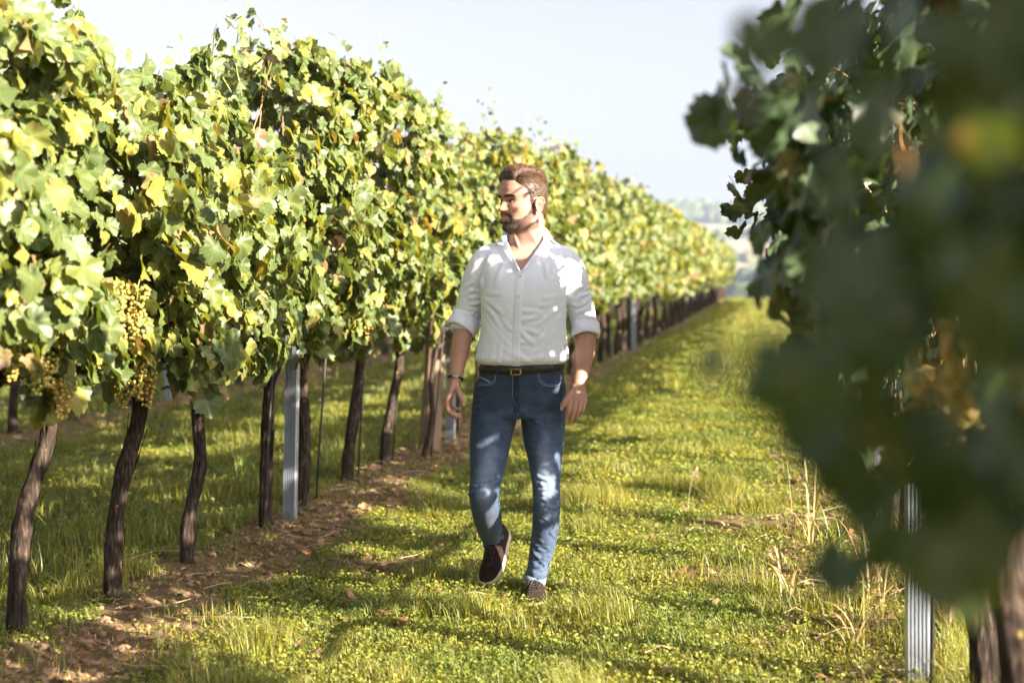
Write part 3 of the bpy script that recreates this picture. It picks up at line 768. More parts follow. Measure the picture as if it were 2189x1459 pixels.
# ================================================================== GROUND COVER
def ground_z(x, y): return terrain(np.asarray(x, float), np.asarray(y, float))
rng = np.random.default_rng(3)
def blades(n, xr, yr, h, w, seed, soil_keep=.10, hn=1.0):
    r = np.random.default_rng(seed)
    x = r.uniform(*xr, n); y = r.uniform(*yr, n)
    sm = soil_mask(x, y)
    pat = fbm(np.stack([x, y], -1), 2.2, 61)
    keep = r.random(n) < np.clip(1 - sm * 1.15, soil_keep, 1) * smoothstep(.22, .5, pat + .12)
    x, y, pat = x[keep], y[keep], pat[keep]; n = len(x)
    z = ground_z(x, y)
    cl_ = vnoise(np.stack([x, y], -1), 3.3, 83)
    hh = h * r.uniform(.45, 1.5, n) * (.45 + .8 * pat) * (.7 + 1.6 * smoothstep(.62, .85, cl_)) * hn
    ww = w * r.uniform(.6, 1.4, n)
    a = r.uniform(0, 2 * np.pi, n); ben = r.uniform(.15, .95, n) * hh
    d = np.stack([np.cos(a), np.sin(a)], -1); s = np.stack([-np.sin(a), np.cos(a)], -1)
    tw = r.uniform(-.6, .6, n)
    b0 = np.column_stack([x, y, z - .004])
    def pt(t, sgn):
        wv = ww * (1 - t) ** .7 * .5 * sgn
        return b0 + np.column_stack([d * (ben * t ** 2)[:, None] + s * wv[:, None], hh * t * (1 - .25 * t) ])
    V = np.stack([pt(0, -1), pt(0, 1), pt(.5, 1), pt(.5, -1), pt(1, 0)], 1)
    o = (np.arange(n) * 5)[:, None]
    return V.reshape(-1, 3), o + np.array([0, 1, 2, 3]), o + np.array([3, 2, 4])
def grass_mat(name, stops, trans=.35):
    return leaf_mat(name, stops, (.16, .19, .06), (1.3, 1.2, .35), trans, .45, .4, patch=1.5)
M_GRASS = grass_mat('short_grass', [(0, (0.172, 0.198, 0.03)), (0.45, (0.261, 0.281, 0.044)), (0.8, (0.374, 0.351, 0.06)), (0.94, (0.538, 0.433, 0.127)), (1, (0.718, 0.51, 0.254))])
M_CLOVER = grass_mat('small_weed_leaves', [(0, (0.164, 0.198, 0.033)), (0.6, (0.232, 0.262, 0.042)), (0.94, (0.322, 0.312, 0.058)), (1, (0.419, 0.332, 0.099))])
Vs, Q, T3, off = [], [], [], 0
for args in ((105000, (-2.9, 1.0), (4.1, 9.0), .075, .0044, 1), (46000, (-2.9, .9), (9.0, 16), .055, .007, 2), (42000, (-2.7, .9), (16, 34), .075, .016, 3), (26000, (-2.7, .9), (34, 75), .11, .035, 4),
             (46000, (-7.2, -2.7), (5.2, 12), .11, .006, 5), (40000, (-9.5, -2.9), (12, 24), .09, .012, 6), (18000, (-14, -2.9), (24, 50), .11, .028, 7), (5000, (.8, 3.6), (4.5, 14), .10, .012, 8)):
    v, q4, t3 = blades(*args)
    Vs.append(v); Q.append(q4 + off); T3.append(t3 + off); off += len(v)
gr = mobj('grass', np.concatenate(Vs), [np.concatenate(Q), np.concatenate(T3)], M_GRASS)
tag(gr, 'short yellow-green grass carpeting the aisles between vine rows', 'grass', kind='stuff')

def small_leaves(n, xr, yr, s, hmax, seed):
    r = np.random.default_rng(seed)
    m = n // 5
    cx = r.uniform(*xr, m); cy = r.uniform(*yr, m)
    pat = fbm(np.stack([cx, cy], -1), 3.1, 71)
    keep = r.random(m) < np.clip(1 - soil_mask(cx, cy) * 1.05, .12, 1) * smoothstep(.25, .5, pat + .1)
    cx, cy = np.repeat(cx[keep], 5), np.repeat(cy[keep], 5); n = len(cx)
    x = cx + r.normal(0, s * 1.2, n); y = cy + r.normal(0, s * 1.2, n)
    z = ground_z(x, y) + r.uniform(.006, hmax, n) * (.5 + r.random(n) * .5)
    sz = s * r.uniform(.55, 1.35, n)
    nn = np.stack([r.normal(0, .5, n), r.normal(-.12, .5, n), np.ones(n)], -1)
    tip = r.normal(0, 1, (n, 3)); tip[:, 2] *= .3
    Rm = orient(nn, tip)
    base = np.array([[0, -.55, 0], [.42, -.05, .16], [.30, .42, .14], [0, .62, -.04], [-.30, .42, .14], [-.42, -.05, .16]])
    V = np.einsum('nij,vj->nvi', Rm, base) * sz[:, None, None] + np.stack([x, y, z], -1)[:, None]
    o = (np.arange(n) * 6)[:, None]
    return V.reshape(-1, 3), np.concatenate([o + np.array([0, 1, 2, 3]), o + np.array([0, 3, 4, 5])])
Vs, Q, off = [], [], 0
for args in ((105000, (-2.9, .9), (4.1, 8.6), .0125, .046, 11), (70000, (-2.9, .9), (8.6, 15), .019, .045, 12), (30000, (-2.7, .9), (15, 30), .035, .06, 13), (36000, (-7, -2.8), (5.2, 14), .02, .05, 14)):
    v, q4 = small_leaves(*args); Vs.append(v); Q.append(q4 + off); off += len(v)
cl = mobj('ground_weeds', np.concatenate(Vs), [np.concatenate(Q)], M_CLOVER)
tag(cl, 'low clover and chickweed leaves covering the trodden aisle', 'weeds', kind='stuff')

# clods and litter on the bare strips
M_CLOD = simple_mat('dry_clods', (.24, .15, .09), .95, .4, 30, .5, 50, spec=.15)
n_ = 9000
x = np.concatenate([rng.normal(ROW_L + .2, .42, n_), rng.normal(ROW_R - .2, .4, n_ // 3), rng.normal(ROW_L2, .4, n_ // 4)]); y = np.concatenate([4 + 14 * rng.random(n_) ** 1.4, 4.4 + 9 * rng.random(n_ // 3), rng.uniform(8, 20, n_ // 4)])
keep = rng.random(len(x)) < soil_mask(x, y) + .03; x, y = x[keep], y[keep]; n_ = len(x)
s = .004 + .018 * rng.random(n_) ** 3
v = ICO1_V[None] * s[:, None, None] * (0.6 + .8 * rng.random((n_, len(ICO1_V), 1))) * np.array([1.2, 1, .7]) + np.stack([x, y, ground_z(x, y) + s * .3], -1)[:, None]
cd = mobj('soil_clods', v.reshape(-1, 3), [(ICO1_F[None] + (np.arange(n_) * len(ICO1_V))[:, None, None]).reshape(-1, 3)], M_CLOD, smooth=False)
tag(cd, 'crumbly brown clods on the bare strips under the vines', 'soil', kind='stuff')
M_LITTER = leaf_mat('dry_fallen_leaf', [(0, (.20, .10, .05)), (.5, (.33, .19, .10)), (1, (.45, .30, .17))], (.3, .2, .12), (1, .8, .5), .15, .7, .2)
P = np.concatenate([np.stack([rng.normal(ROW_L + .3, .5, 130), rng.uniform(4.2, 15, 130)], -1), np.stack([rng.uniform(-2.3, .7, 90), rng.uniform(4.3, 9, 90)], -1), np.stack([rng.normal(ROW_R - .2, .35, 120), rng.uniform(4.6, 10, 120)], -1)])
P = np.column_stack([P, ground_z(P[:, 0], P[:, 1]) + .022])
nn = rng.normal(0, .5, (len(P), 3)); nn[:, 2] = 1
tp = rng.normal(0, 1, (len(P), 3)); tp[:, 2] *= .2
v, f, vn = scatter_leaves(P, orient(nn, tp), rng.uniform(.02, .05, len(P)), rng)
tag(mobj('leaf_litter', v, [f], M_LITTER), 'shrivelled brown fallen vine leaves scattered on the ground', 'litter', kind='stuff')
sc_ = Acc()
for k in range(240):                                       # twigs and straw
    if k < 160: cx, cy = rng.normal(ROW_L + .3, .4), rng.uniform(4.3, 13)
    else: cx, cy = rng.normal(ROW_R - .3, .3), rng.uniform(4.7, 9)
    a = rng.uniform(0, 6.28); L = rng.uniform(.05, .28); z = float(ground_z([cx], [cy])[0]) + .018
    sc_.add(*tube([(cx, cy, z), (cx + math.cos(a) * L * .5, cy + math.sin(a) * L * .5, z + rng.uniform(0, .02)), (cx + math.cos(a + .3) * L, cy + math.sin(a + .3) * L, z)], rng.uniform(.0012, .003), 4, False))
M_STRAW = simple_mat('dry_straw', (.42, .29, .17), .7, .35, 40)
tag(sc_.build('twigs_and_straw', M_STRAW), 'dry twigs and straw lying on the bare strips', 'twigs', kind='stuff')

# individual taller plants
M_DRYBLADE = leaf_mat('dry_blade', [(0, (.30, .19, .08)), (.5, (.48, .34, .17)), (1, (.30, .32, .09))], (.4, .3, .16), (1.1, .9, .5), .25, .55, .4)
M_GREENBLADE = leaf_mat('green_blade', [(0, (.12, .19, .03)), (1, (.25, .28, .05))], (.2, .24, .08), (1.3, 1.2, .4), .35, .45, .4)
def tuft(name, x, y, count, h, w, spread, mat, label, seed, group='taller grass plants'):
    r = np.random.default_rng(seed); root = empty(name, (x, y, float(ground_z([x], [y])[0]))); tag(root, label, 'grass tuft', group)
    for k in range(count):
        a = r.uniform(0, 6.28); L = h * r.uniform(.45, 1.1); out_ = spread * r.uniform(.2, 1) ; fall = r.random() ** 2 * .7
        p0 = np.array([r.normal(0, .02), r.normal(0, .02), -.01]); d = np.array([math.cos(a), math.sin(a), 0])
        path = spline([p0, p0 + d * out_ * .25 + [0, 0, L * .5], p0 + d * out_ * .65 + [0, 0, L * (.9 - fall * .4)], p0 + d * out_ * 1.1 + [0, 0, L * (1 - fall)]], 9)
        sd = np.array([-d[1], d[0], 0]) * w * r.uniform(.6, 1.3); t = np.linspace(0, 1, 9)[:, None]
        wd = sd * (1 - t) ** .6 * (.5 + t * .8)
        fold = np.array([0, 0, -.25 * w]) * (1 - t)
        vv = np.concatenate([path - wd, path + fold, path + wd])
        mobj('blade', vv, [grid_faces(3, 9, False)], mat, root)
tuft('grass_tuft', -1.02, 7.75, 16, .17, .004, .10, M_GREENBLADE, 'upright green grass tuft right of the man\'s front leg', 1)
tuft('grass_tuft', -.62, 8.6, 18, .20, .004, .12, M_GREENBLADE, 'taller green grass clump in the shaded aisle behind the man', 2)
tuft('grass_tuft', -3.35, 8.6, 24, .32, .005, .2, M_GREENBLADE, 'long green grass clump beyond the steel post', 3)
tuft('grass_tuft', -3.3, 6.9, 26, .36, .006, .25, M_GREENBLADE, 'long dark grass clump between the second and third trunks', 4)
tuft('dry_grass_tuft', .42, 5.75, 15, .42, .006, .30, M_DRYBLADE, 'tall dry grass tuft left of the nearest right-hand steel post', 5)
tuft('dry_grass_tuft', .18, 7.0, 8, .62, .007, .34, M_DRYBLADE, 'arching straw blades left of the farther right-hand steel post', 6)
tuft('dry_grass_tuft', .62, 5.2, 14, .40, .006, .2, M_DRYBLADE, 'straw-coloured grass between the two nearest right-row trunks', 7)
tuft('dry_grass_tuft', .10, 5.85, 6, .30, .008, .26, M_DRYBLADE, 'few bent yellow blades at the right edge of the aisle', 8)
tuft('dry_grass_tuft', .52, 6.55, 16, .36, .005, .25, M_GREENBLADE, 'green weeds around the sunlit right-row trunk', 9)
tuft('dry_grass_tuft', .66, 5.75, 20, .34, .005, .30, M_DRYBLADE, 'dense straw tuft behind the nearest right-hand steel post', 10)
tuft('dry_grass_tuft', .30, 5.15, 14, .26, .005, .28, M_DRYBLADE, 'low sprawling straw in front of the nearest right-hand steel post', 12)
tuft('dry_grass_tuft', .45, 6.15, 18, .38, .005, .34, M_DRYBLADE, 'tangled dry grass around the white dandelion clock', 13)
tuft('dry_grass_tuft', .30, 6.75, 14, .30, .005, .30, M_GREENBLADE, 'loose green grass below the arching straw blades', 14)
tuft('dry_grass_tuft', .05, 6.5, 9, .16, .005, .22, M_DRYBLADE, 'flattened straw on the bare patch at the right of the aisle', 15)
def seed_head(x, y, h, lean, label):
    root = empty('seed_grass_stalk', (x, y, float(ground_z([x], [y])[0]))); tag(root, label, 'grass stalk', 'taller grass plants')
    path = spline([(0, 0, 0), (lean[0] * .2, lean[1] * .2, h * .5), (lean[0] * .6, lean[1] * .6, h * .85), (lean[0], lean[1], h)], 14)
    mobj('stem', *tube(path, np.linspace(.0018, .0008, 14), 5), M_STRAW, root)
    acc = Acc(); r = np.random.default_rng(int(h * 1000))
    for k in range(46):
        t = 9 + 4.8 * r.random(); c = np.array([np.interp(t, range(14), path[:, q]) for q in range(3)])
        acc.add(ICO1_V * np.array([.0022, .0022, .006]) + c + r.normal(0, .010, 3) * (14.5 - t) / 5, [ICO1_F])
    acc.build('panicle', M_STRAW, root)
seed_head(.12, 7.4, .86, (-.22, -.1), 'dry seed-head grass stalk leaning left against the dark leaves')
seed_head(-.45, 7.9, .26, (.05, 0), 'small pale flower stalk in the shaded aisle right of the man')
seed_head(.50, 6.9, .75, (.02, -.1), 'dry feathery seed head in front of the sunlit right-row trunk')
dz = float(ground_z([.40], [6.0])[0])
dn = empty('dandelion_clock', (.40, 6.0, dz)); tag(dn, 'single round white dandelion clock at lower right', 'dandelion')
mobj('stem', *tube(spline([(0, 0, 0), (.01, 0, .1), (0, -.01, .17)], 8), .002, 6), M_GREENCANE, dn)
acc = Acc(); r = np.random.default_rng(4)
for k in range(90):
    d = r.normal(0, 1, 3); d /= np.linalg.norm(d); c = np.array([0, -.01, .175])
    acc.add(*tube([c, c + d * .014, c + d * .021], [.0003, .0003, .0022], 4, True))
acc.build('seed_ball', simple_mat('dandelion_down', (.75, .72, .68), .9), dn)
# ================================================================== THE WALKING MAN
def fuse(acc, voxel, smooth_it=2, lam=.5):
    """one continuous surface out of overlapping solids"""
    v, f = acc.arrays()
    me = raw_mesh('tmp', v, f); o = bpy.data.objects.new('tmp', me); COL.objects.link(o)
    md = o.modifiers.new('r', 'REMESH'); md.mode = 'VOXEL'; md.voxel_size = voxel
    dg = bpy.context.evaluated_depsgraph_get(); dg.update()
    e = o.evaluated_get(dg); m2 = e.to_mesh()
    V = np.empty(len(m2.vertices) * 3, np.float32); m2.vertices.foreach_get('co', V); V = V.reshape(-1, 3).astype(float)
    L = np.empty(len(m2.loops), np.int32); m2.loops.foreach_get('vertex_index', L); F = L.reshape(-1, 4)
    e.to_mesh_clear(); bpy.data.objects.remove(o, do_unlink=True); bpy.data.meshes.remove(me)
    return relax(V, F, smooth_it, lam), F

def relax(V, F, it, lam=.5):
    if not it: return V
    a = np.concatenate([F[:, [0, 1]], F[:, [1, 2]], F[:, [2, 3]], F[:, [3, 0]]]); a = np.concatenate([a, a[:, ::-1]])
    cnt = np.bincount(a[:, 0], minlength=len(V))[:, None] + 1e-9
    for k in range(it):
        s = np.stack([np.bincount(a[:, 0], weights=V[a[:, 1], c], minlength=len(V)) for c in range(3)], -1)
        V = V + lam * (s / cnt - V)
    return V

def normals(V, F):
    n = np.cross(V[F[:, 2]] - V[F[:, 0]], V[F[:, 3]] - V[F[:, 1]])
    N_ = np.stack([np.bincount(F.ravel(), weights=np.repeat(n[:, c], 4), minlength=len(V)) for c in range(3)], -1)
    return N_ / (np.linalg.norm(N_, axis=1, keepdims=True) + 1e-12)

def seg_dist(V, a, b):
    a, b = np.asarray(a, float), np.asarray(b, float); d = b - a; L2 = d @ d
    t = np.clip((V - a) @ d / L2, 0, 1)
    return np.linalg.norm(V - a - t[:, None] * d, axis=1), t

def apply_folds(V, Nn, folds):
    D = np.zeros(len(V))
    for a, b, w, amp in folds:
        dist, t = seg_dist(V, a, b)
        m = dist < w * 3.2
        tp = np.sin(np.pi * np.clip(t[m] * .86 + .07, 0, 1)) ** .6
        x = dist[m] / w
        D[m] += amp * tp * (np.exp(-x ** 2) - .42 * np.exp(-((x - 1.7) / .8) ** 2))
    return V + Nn * D[:, None]

def hloft(rings, n=56, cap=True):
    """horizontal rings: (z, cx, half width, y front, y back, exponent)"""
    a = np.linspace(0, 2 * np.pi, n, endpoint=False); out_ = []
    for z, cx, hw, yf, yb, ex in rings:
        c, s = np.cos(a), np.sin(a)
        X = np.sign(c) * np.abs(c) ** (2 / ex) * hw; Yc = (yf + yb) / 2; Y = np.sign(s) * np.abs(s) ** (2 / ex) * (yb - yf) / 2
        out_.append(np.column_stack([cx + X, Yc + Y, np.full(n, z)]))
    v = np.concatenate(out_); f = [grid_faces(len(rings), n)]
    if cap:
        m = len(v); v = np.vstack([v, v[:n].mean(0), v[-n:].mean(0)])
        k = np.arange(n); kn = (k + 1) % n
        f += [np.stack([np.full(n, m), kn, k], 1), np.stack([np.full(n, m + 1), (len(rings) - 1) * n + k, (len(rings) - 1) * n + kn], 1)]
    return v, f

def dense(rings, k):
    r = np.asarray(rings, float); return spline(r, k)

def limb(pts, radii, k=40, sides=28, flat=1.0):
    p = spline(pts, k); r = spline(np.column_stack([radii, radii, radii]), k)[:, 0]
    return tube(p, r, sides)

HX, HY, HZ, HS, HYAW = .012, .03, 1.663, 1.06, R(-53)     # head centre, scale, turn
HR = np.array(Matrix.Rotation(HYAW, 3, 'Z') @ Matrix.Rotation(R(3), 3, 'X'))
def head_to_body(v): return (np.asarray(v) * HS) @ HR.T + [HX, HY, HZ]
def body_to_head(v): return ((np.asarray(v) - [HX, HY, HZ]) @ HR) / HS

def head_grid(nt=132, nz=140):
    zs = np.concatenate([np.linspace(-.128, -.12, 5)[:-1], np.linspace(-.12, .112, nz), .12 - .008 * (1 - np.linspace(0, 1, 9)[1:]) ** 2])
    zk = [-.128, -.122, -.115, -.10, -.085, -.072, -.062, -.054, -.045, -.035, -.02, 0, .012, .03, .05, .07, .09, .11, .116, .12]
    yf = [.035, .062, .083, .0925, .0875, .0915, .0905, .0925, .0915, .0905, .0875, .0855, .0885, .0955, .0935, .0860, .0715, .043, .026, .001]
    yb = [.02, .03, .038, .052, .064, .074, .079, .083, .088, .093, .099, .105, .107, .109, .1085, .103, .088, .055, .034, .001]
    hw = [.012, .022, .031, .043, .053, .059, .0625, .065, .0675, .0695, .072, .0745, .0755, .0765, .0765, .0735, .064, .042, .026, .001]
    YF, YB, HW = (np.interp(zs, zk, q) for q in (yf, yb, hw))
    ker = np.array([1, 2, 3, 2, 1]) / 9.
    def sm(q): return np.convolve(np.pad(q, 2, mode='edge'), ker, 'valid')
    YF, YB, HW = sm(YF), sm(YB), sm(HW)
    a = np.linspace(0, 2 * np.pi, nt, endpoint=False)        # 0 = front (-y)
    A, Z = np.meshgrid(a, zs)
    c, s = np.cos(A), np.sin(A)
    ex = np.interp(Z, [-.12, -.06, 0, .06], [1.9, 2.15, 2.25, 2.15])
    X = np.sign(s) * np.abs(s) ** (2 / ex) * HW[:, None]
    Y = np.where(c > 0, -np.abs(c) ** (2 / ex) * YF[:, None], np.abs(c) ** (2 / 2.0) * YB[:, None])
    fr = smoothstep(.0, .045, -Y)                            # features live on the face only
    g = lambda x0, z0, sx, sz: np.exp(-((np.abs(X) - x0) / sx) ** 2 - ((Z - z0) / sz) ** 2)
    F = np.zeros_like(X)
    nz_ = np.interp(Z, [-.05, -.044, -.040, -.034, -.028, -.012, .005, .016, .026], [0, .001, .010, .0235, .0255, .0165, .0075, .0030, 0])
    nw = np.interp(Z, [-.04, -.03, -.01, .012], [.0125, .0115, .0082, .0085])
    F += nz_ * np.exp(-(np.abs(X) / nw) ** 2.4)
    F += .0095 * g(.0135, -.0335, .0058, .0068)              # nostril wings
    F -= .0115 * g(.030, .003, .0150, .0098) ; F += .0058 * g(.031, .0005, .0115, .0068)
    F += .0050 * g(.026, .0230, .020, .0072) + .0025 * g(.0, .026, .012, .008)
    F += .0045 * g(.048, -.022, .018, .017)
    F -= .0040 * g(.046, -.056, .013, .018)
    smile = .10 * np.clip(np.abs(X) - .012, 0, 1)
    zz = Z - smile
    lipw = np.exp(-(np.abs(X) / .0245) ** 4)
    F += lipw * (.0048 * np.exp(-((zz + .0555) / .0040) ** 2) + .0062 * np.exp(-((zz + .0700) / .0052) ** 2) - .0058 * np.exp(-((zz + .0625) / .0022) ** 2))
    F += .0030 * np.exp(-((np.abs(X) - .032) / .006) ** 2 - ((Z + .048) / .015) ** 2)   # smile fold
    F += .0055 * g(.0, -.103, .020, .011) - .003 * g(0, -.083, .022, .006)
    Y = Y - F * fr
    # jaw squareness
    X = X * (1 + .05 * np.exp(-((Z + .078) / .02) ** 2) * smoothstep(-.03, .02, Y + .03))
    return np.stack([X, Y, Z], -1), A, Z

hg, HA, HZZ = head_grid()
nzr, ntr = hg.shape[:2]

def ear(sgn):
    """ear with rim and hollow, head coordinates"""
    n, m = 26, 12
    acc = Acc()
    a = np.linspace(0, 2 * np.pi, n, endpoint=False)
    def out(r): # outline in (y, z)
        yy = .018 * np.cos(a) * r * np.where(np.sin(a) > 0, 1.12, .78) + .016 + .004 * np.sin(a)
        zz = .033 * np.sin(a) * r - .019
        return yy, zz
    rows = []
    for r, h in ((.35, .010), (.6, .0095), (.78, .013), (.90, .0175), (1.0, .0175), (1.03, .013), (.92, .006), (.55, -.006)):
        yy, zz = out(r)
        tilt = .35 * (yy - .0) + .006
        rows.append(np.column_stack([sgn * (.0695 + h * .75 + tilt), yy, zz]))
    v = np.concatenate(rows + [np.array([[sgn * .079, .012, -.019]]), np.array([[sgn * .06, .012, -.019]])])
    k = np.arange(n); kn = (k + 1) % n; L = len(rows)
    f = [grid_faces(L, n), np.stack([np.full(n, L * n), k, kn], 1), np.stack([np.full(n, L * n + 1), (L - 1) * n + kn, (L - 1) * n + k], 1)]
    return v, f

# ---------------- skin: head, neck and chest
acc = Acc()
v = head_to_body(hg.reshape(-1, 3)); m = len(v)
v = np.vstack([v, head_to_body([[0, -.01, -.128], [0, 0.0, .1205]])])
k = np.arange(ntr); kn = (k + 1) % ntr
acc.add(v, [grid_faces(nzr, ntr), np.stack([np.full(ntr, m), kn, k], 1), np.stack([np.full(ntr, m + 1), (nzr - 1) * ntr + k, (nzr - 1) * ntr + kn], 1)])
for s in (1, -1):
    ev, ef = ear(s); acc.add(head_to_body(ev), ef)
acc.add(*hloft(dense([(1.40, .026, .13, -.045, .13, 2.2), (1.45, .027, .12, -.034, .128, 2.2), (1.485, .027, .092, -.030, .124, 2.1), (1.515, .027, .0765, -.038, .122, 2.0), (1.545, .029, .0740, -.044, .118, 2.0), (1.58, .034, .0710, -.046, .116, 2.0), (1.62, .040, .058, -.02, .11, 2.0)], 22), 44))
acc.add(*hloft(dense([(1.22, .018, .155, -.092, .115, 2.4), (1.30, .018, .155, -.094, .118, 2.4), (1.36, .020, .150, -.084, .12, 2.4), (1.42, .024, .135, -.058, .118, 2.3), (1.46, .026, .11, -.030, .11, 2.2)], 14), 44))
acc.add(*limb([(.072, .016, 1.60), (.054, -.012, 1.53), (.018, -.024, 1.452)], [.016, .013, .007], 14, 12))   # neck muscle, his left
acc.add(*limb([(-.025, .006, 1.57), (-.015, -.019, 1.51), (.004, -.025, 1.452)], [.014, .010, .006], 14, 12))
HV, HF = fuse(acc, .0028, 2, .45)

# ---------------- skin: arms and hands
def finger(acc, pts, r0, r1):
    p = spline(pts, 14); acc.add(*tube(p, np.interp(np.linspace(0, 1, 14), [0, .3, .36, .62, .68, .9, 1], [r0 * 1.02, r0 * .93, r0 * 1.0, r0 * .88, r0 * .92, r1, r1 * .72]), 12))
    s = ICO_V * r1 * .86 + p[-1]; acc.add(s, [ICO_F])
def palm(acc, c0, c1, w0, w1, th, side):
    """flattened palm from wrist centre c0 to knuckle centre c1; side = unit vector across the knuckles"""
    c0, c1, side = map(lambda q: np.asarray(q, float), (c0, c1, side)); ax = (c1 - c0) / np.linalg.norm(c1 - c0)
    nr_ = np.cross(ax, side); nr_ /= np.linalg.norm(nr_); sd = np.cross(nr_, ax)
    rows = []
    a = np.linspace(0, 2 * np.pi, 26, endpoint=False)
    for t, w, h in ((-.30, w0 * .70, .014), (-.05, w0 * .92, .0175), (.18, w0 * 1.06, .0182), (.4, (w0 + w1) / 2 * 1.04, th * 1.08), (.7, w1 * 1.02, th), (.95, w1, th * .88), (1.05, w1 * .92, th * .6)):
        c, s_ = np.cos(a), np.sin(a)
        rows.append(c0 + (c1 - c0) * t + (np.sign(c) * np.abs(c) ** .8)[:, None] * sd * w + (np.sign(s_) * np.abs(s_) ** .8)[:, None] * nr_ * h)
    v = np.concatenate(rows); n = 26; L = len(rows)
    v = np.vstack([v, rows[0].mean(0), rows[-1].mean(0)]); k = np.arange(n); kn = (k + 1) % n
    acc.add(v, [grid_faces(L, n), np.stack([np.full(n, L * n), kn, k], 1), np.stack([np.full(n, L * n + 1), (L - 1) * n + k, (L - 1) * n + kn], 1)])

# his right arm (left in the picture)
a1 = Acc()
a1.add(*limb([(-.158, .054, 1.365), (-.192, .066, 1.285), (-.222, .082, 1.18), (-.242, .048, 1.075), (-.256, .012, .99), (-.266, -.016, .925), (-.276, -.028, .885)], [.040, .040, .041, .0415, .034, .0262, .013], 50, 28))
palm(a1, (-.266, -.018, .925), (-.289, -.034, .850), .027, .040, .0150, (0, 1, -.08))
yo = [-.066, -.045, -.023, -.002]
finger(a1, [(-.284, yo[0], .868), (-.297, yo[0] - .004, .838), (-.291, yo[0] - .008, .802), (-.268, yo[0] - .008, .783), (-.246, yo[0] - .006, .778)], .0105, .0078)
finger(a1, [(-.287, yo[1], .866), (-.301, yo[1], .832), (-.293, yo[1] - .002, .792), (-.268, yo[1], .772), (-.243, yo[1], .770)], .0107, .0080)
finger(a1, [(-.285, yo[2], .866), (-.298, yo[2] + .002, .834), (-.289, yo[2] + .002, .797), (-.264, yo[2] + .002, .780), (-.243, yo[2] + .002, .782)], .0102, .0076)
finger(a1, [(-.280, yo[3], .868), (-.291, yo[3] + .006, .842), (-.282, yo[3] + .008, .814), (-.262, yo[3] + .008, .800), (-.247, yo[3] + .008, .802)], .0090, .0068)
finger(a1, [(-.266, -.034, .900), (-.252, -.058, .880), (-.240, -.070, .858), (-.232, -.074, .838), (-.229, -.074, .822)], .0135, .0085)
A1V, A1F = fuse(a1, .0021, 2, .4)
# his left arm (right in the picture)
a2 = Acc()
a2.add(*limb([(.214, .054, 1.345), (.244, .064, 1.265), (.275, .070, 1.15), (.275, .030, 1.05), (.258, -.015, .965), (.244, -.046, .905), (.241, -.062, .865)], [.040, .040, .0425, .0425, .035, .0272, .013], 50, 28))
palm(a2, (.244, -.048, .905), (.238, -.078, .832), .0285, .040, .0145, (1, .25, -.05))
kx = [.207, .228, .249, .268]; kz = [.836, .832, .832, .838]; ky = [-.092, -.086, -.079, -.070]
tipx = [.193, .212, .231, .249]; tipz = [.764, .752, .755, .776]
for q in range(4):
    finger(a2, [(kx[q] - .001, ky[q] + .012, kz[q] + .016), (kx[q] - .002, ky[q] - .004, kz[q] - .004), (kx[q] * .55 + tipx[q] * .45 - .0, ky[q] - .006, kz[q] - .034), (kx[q] * .2 + tipx[q] * .8, ky[q] + .004, tipz[q] + .018), (tipx[q], ky[q] + .014, tipz[q])], [.0105, .0108, .0103, .0092][q], [.0080, .0082, .0078, .0070][q])
finger(a2, [(.226, -.066, .885), (.203, -.088, .862), (.188, -.098, .842), (.178, -.100, .824), (.173, -.098, .808)], .0138, .0088)
A2V, A2F = fuse(a2, .0021, 2, .4)

# ---------------- trousers shape (also gives the body under them)
def leg_paths():
    Lr = ([(-.088, .048, .90), (-.100, .042, .80), (-.118, .020, .69), (-.127, -.002, .60), (-.140, -.026, .50), (-.147, -.030, .455), (-.143, .040, .385), (-.132, .150, .300), (-.118, .260, .215), (-.110, .312, .172)],
          [.100, .098, .0895, .080, .0665, .0630, .0620, .0585, .0480, .0440])
    Ll = ([(.098, .048, .90), (.100, .042, .80), (.102, .024, .69), (.106, .004, .60), (.111, -.022, .50), (.112, -.028, .455), (.112, -.006, .36), (.104, .024, .26), (.082, .048, .14), (.066, .058, .070)],
          [.100, .098, .0880, .0725, .0595, .0570, .0570, .0535, .0460, .0435])
    return Lr, Ll
pelvis = [(1.006, .012, .166, -.080, .126, 2.3), (.965, .010, .174, -.082, .135, 2.3), (.91, .006, .182, -.078, .150, 2.3), (.86, .003, .188, -.076, .158, 2.3), (.80, .0, .186, -.074, .152, 2.4), (.762, -.002, .16, -.06, .13, 2.4)]
def trousers(shrink):
    acc = Acc()
    pr = np.array(dense(pelvis, 18)); pr[:, 2] -= shrink; pr[:, 3] += shrink; pr[:, 4] -= shrink
    acc.add(*hloft(pr, 60))
    for P_, r_ in leg_paths(): acc.add(*limb(P_, np.array(r_) - shrink, 60, 36))
    return acc
b1 = trousers(.016)
b1.add(*hloft(dense([(.95, .012, .148, -.066, .112, 2.3), (1.05, .016, .148, -.07, .112, 2.3), (1.25, .018, .15, -.076, .112, 2.3), (1.38, .022, .15, -.06, .11, 2.3), (1.43, .026, .12, -.02, .10, 2.2)], 14), 40))
b1.add(*limb([(-.05, .05, 1.400), (-.130, .05, 1.395), (-.162, .055, 1.355), (-.190, .066, 1.28)], [.045, .044, .042, .040], 12, 16)); b1.add(*limb([(.1, .05, 1.390), (.180, .05, 1.380), (.214, .055, 1.345), (.242, .064, 1.27)], [.045, .044, .042, .040], 12, 16))
B1V, B1F = fuse(b1, .010, 1)

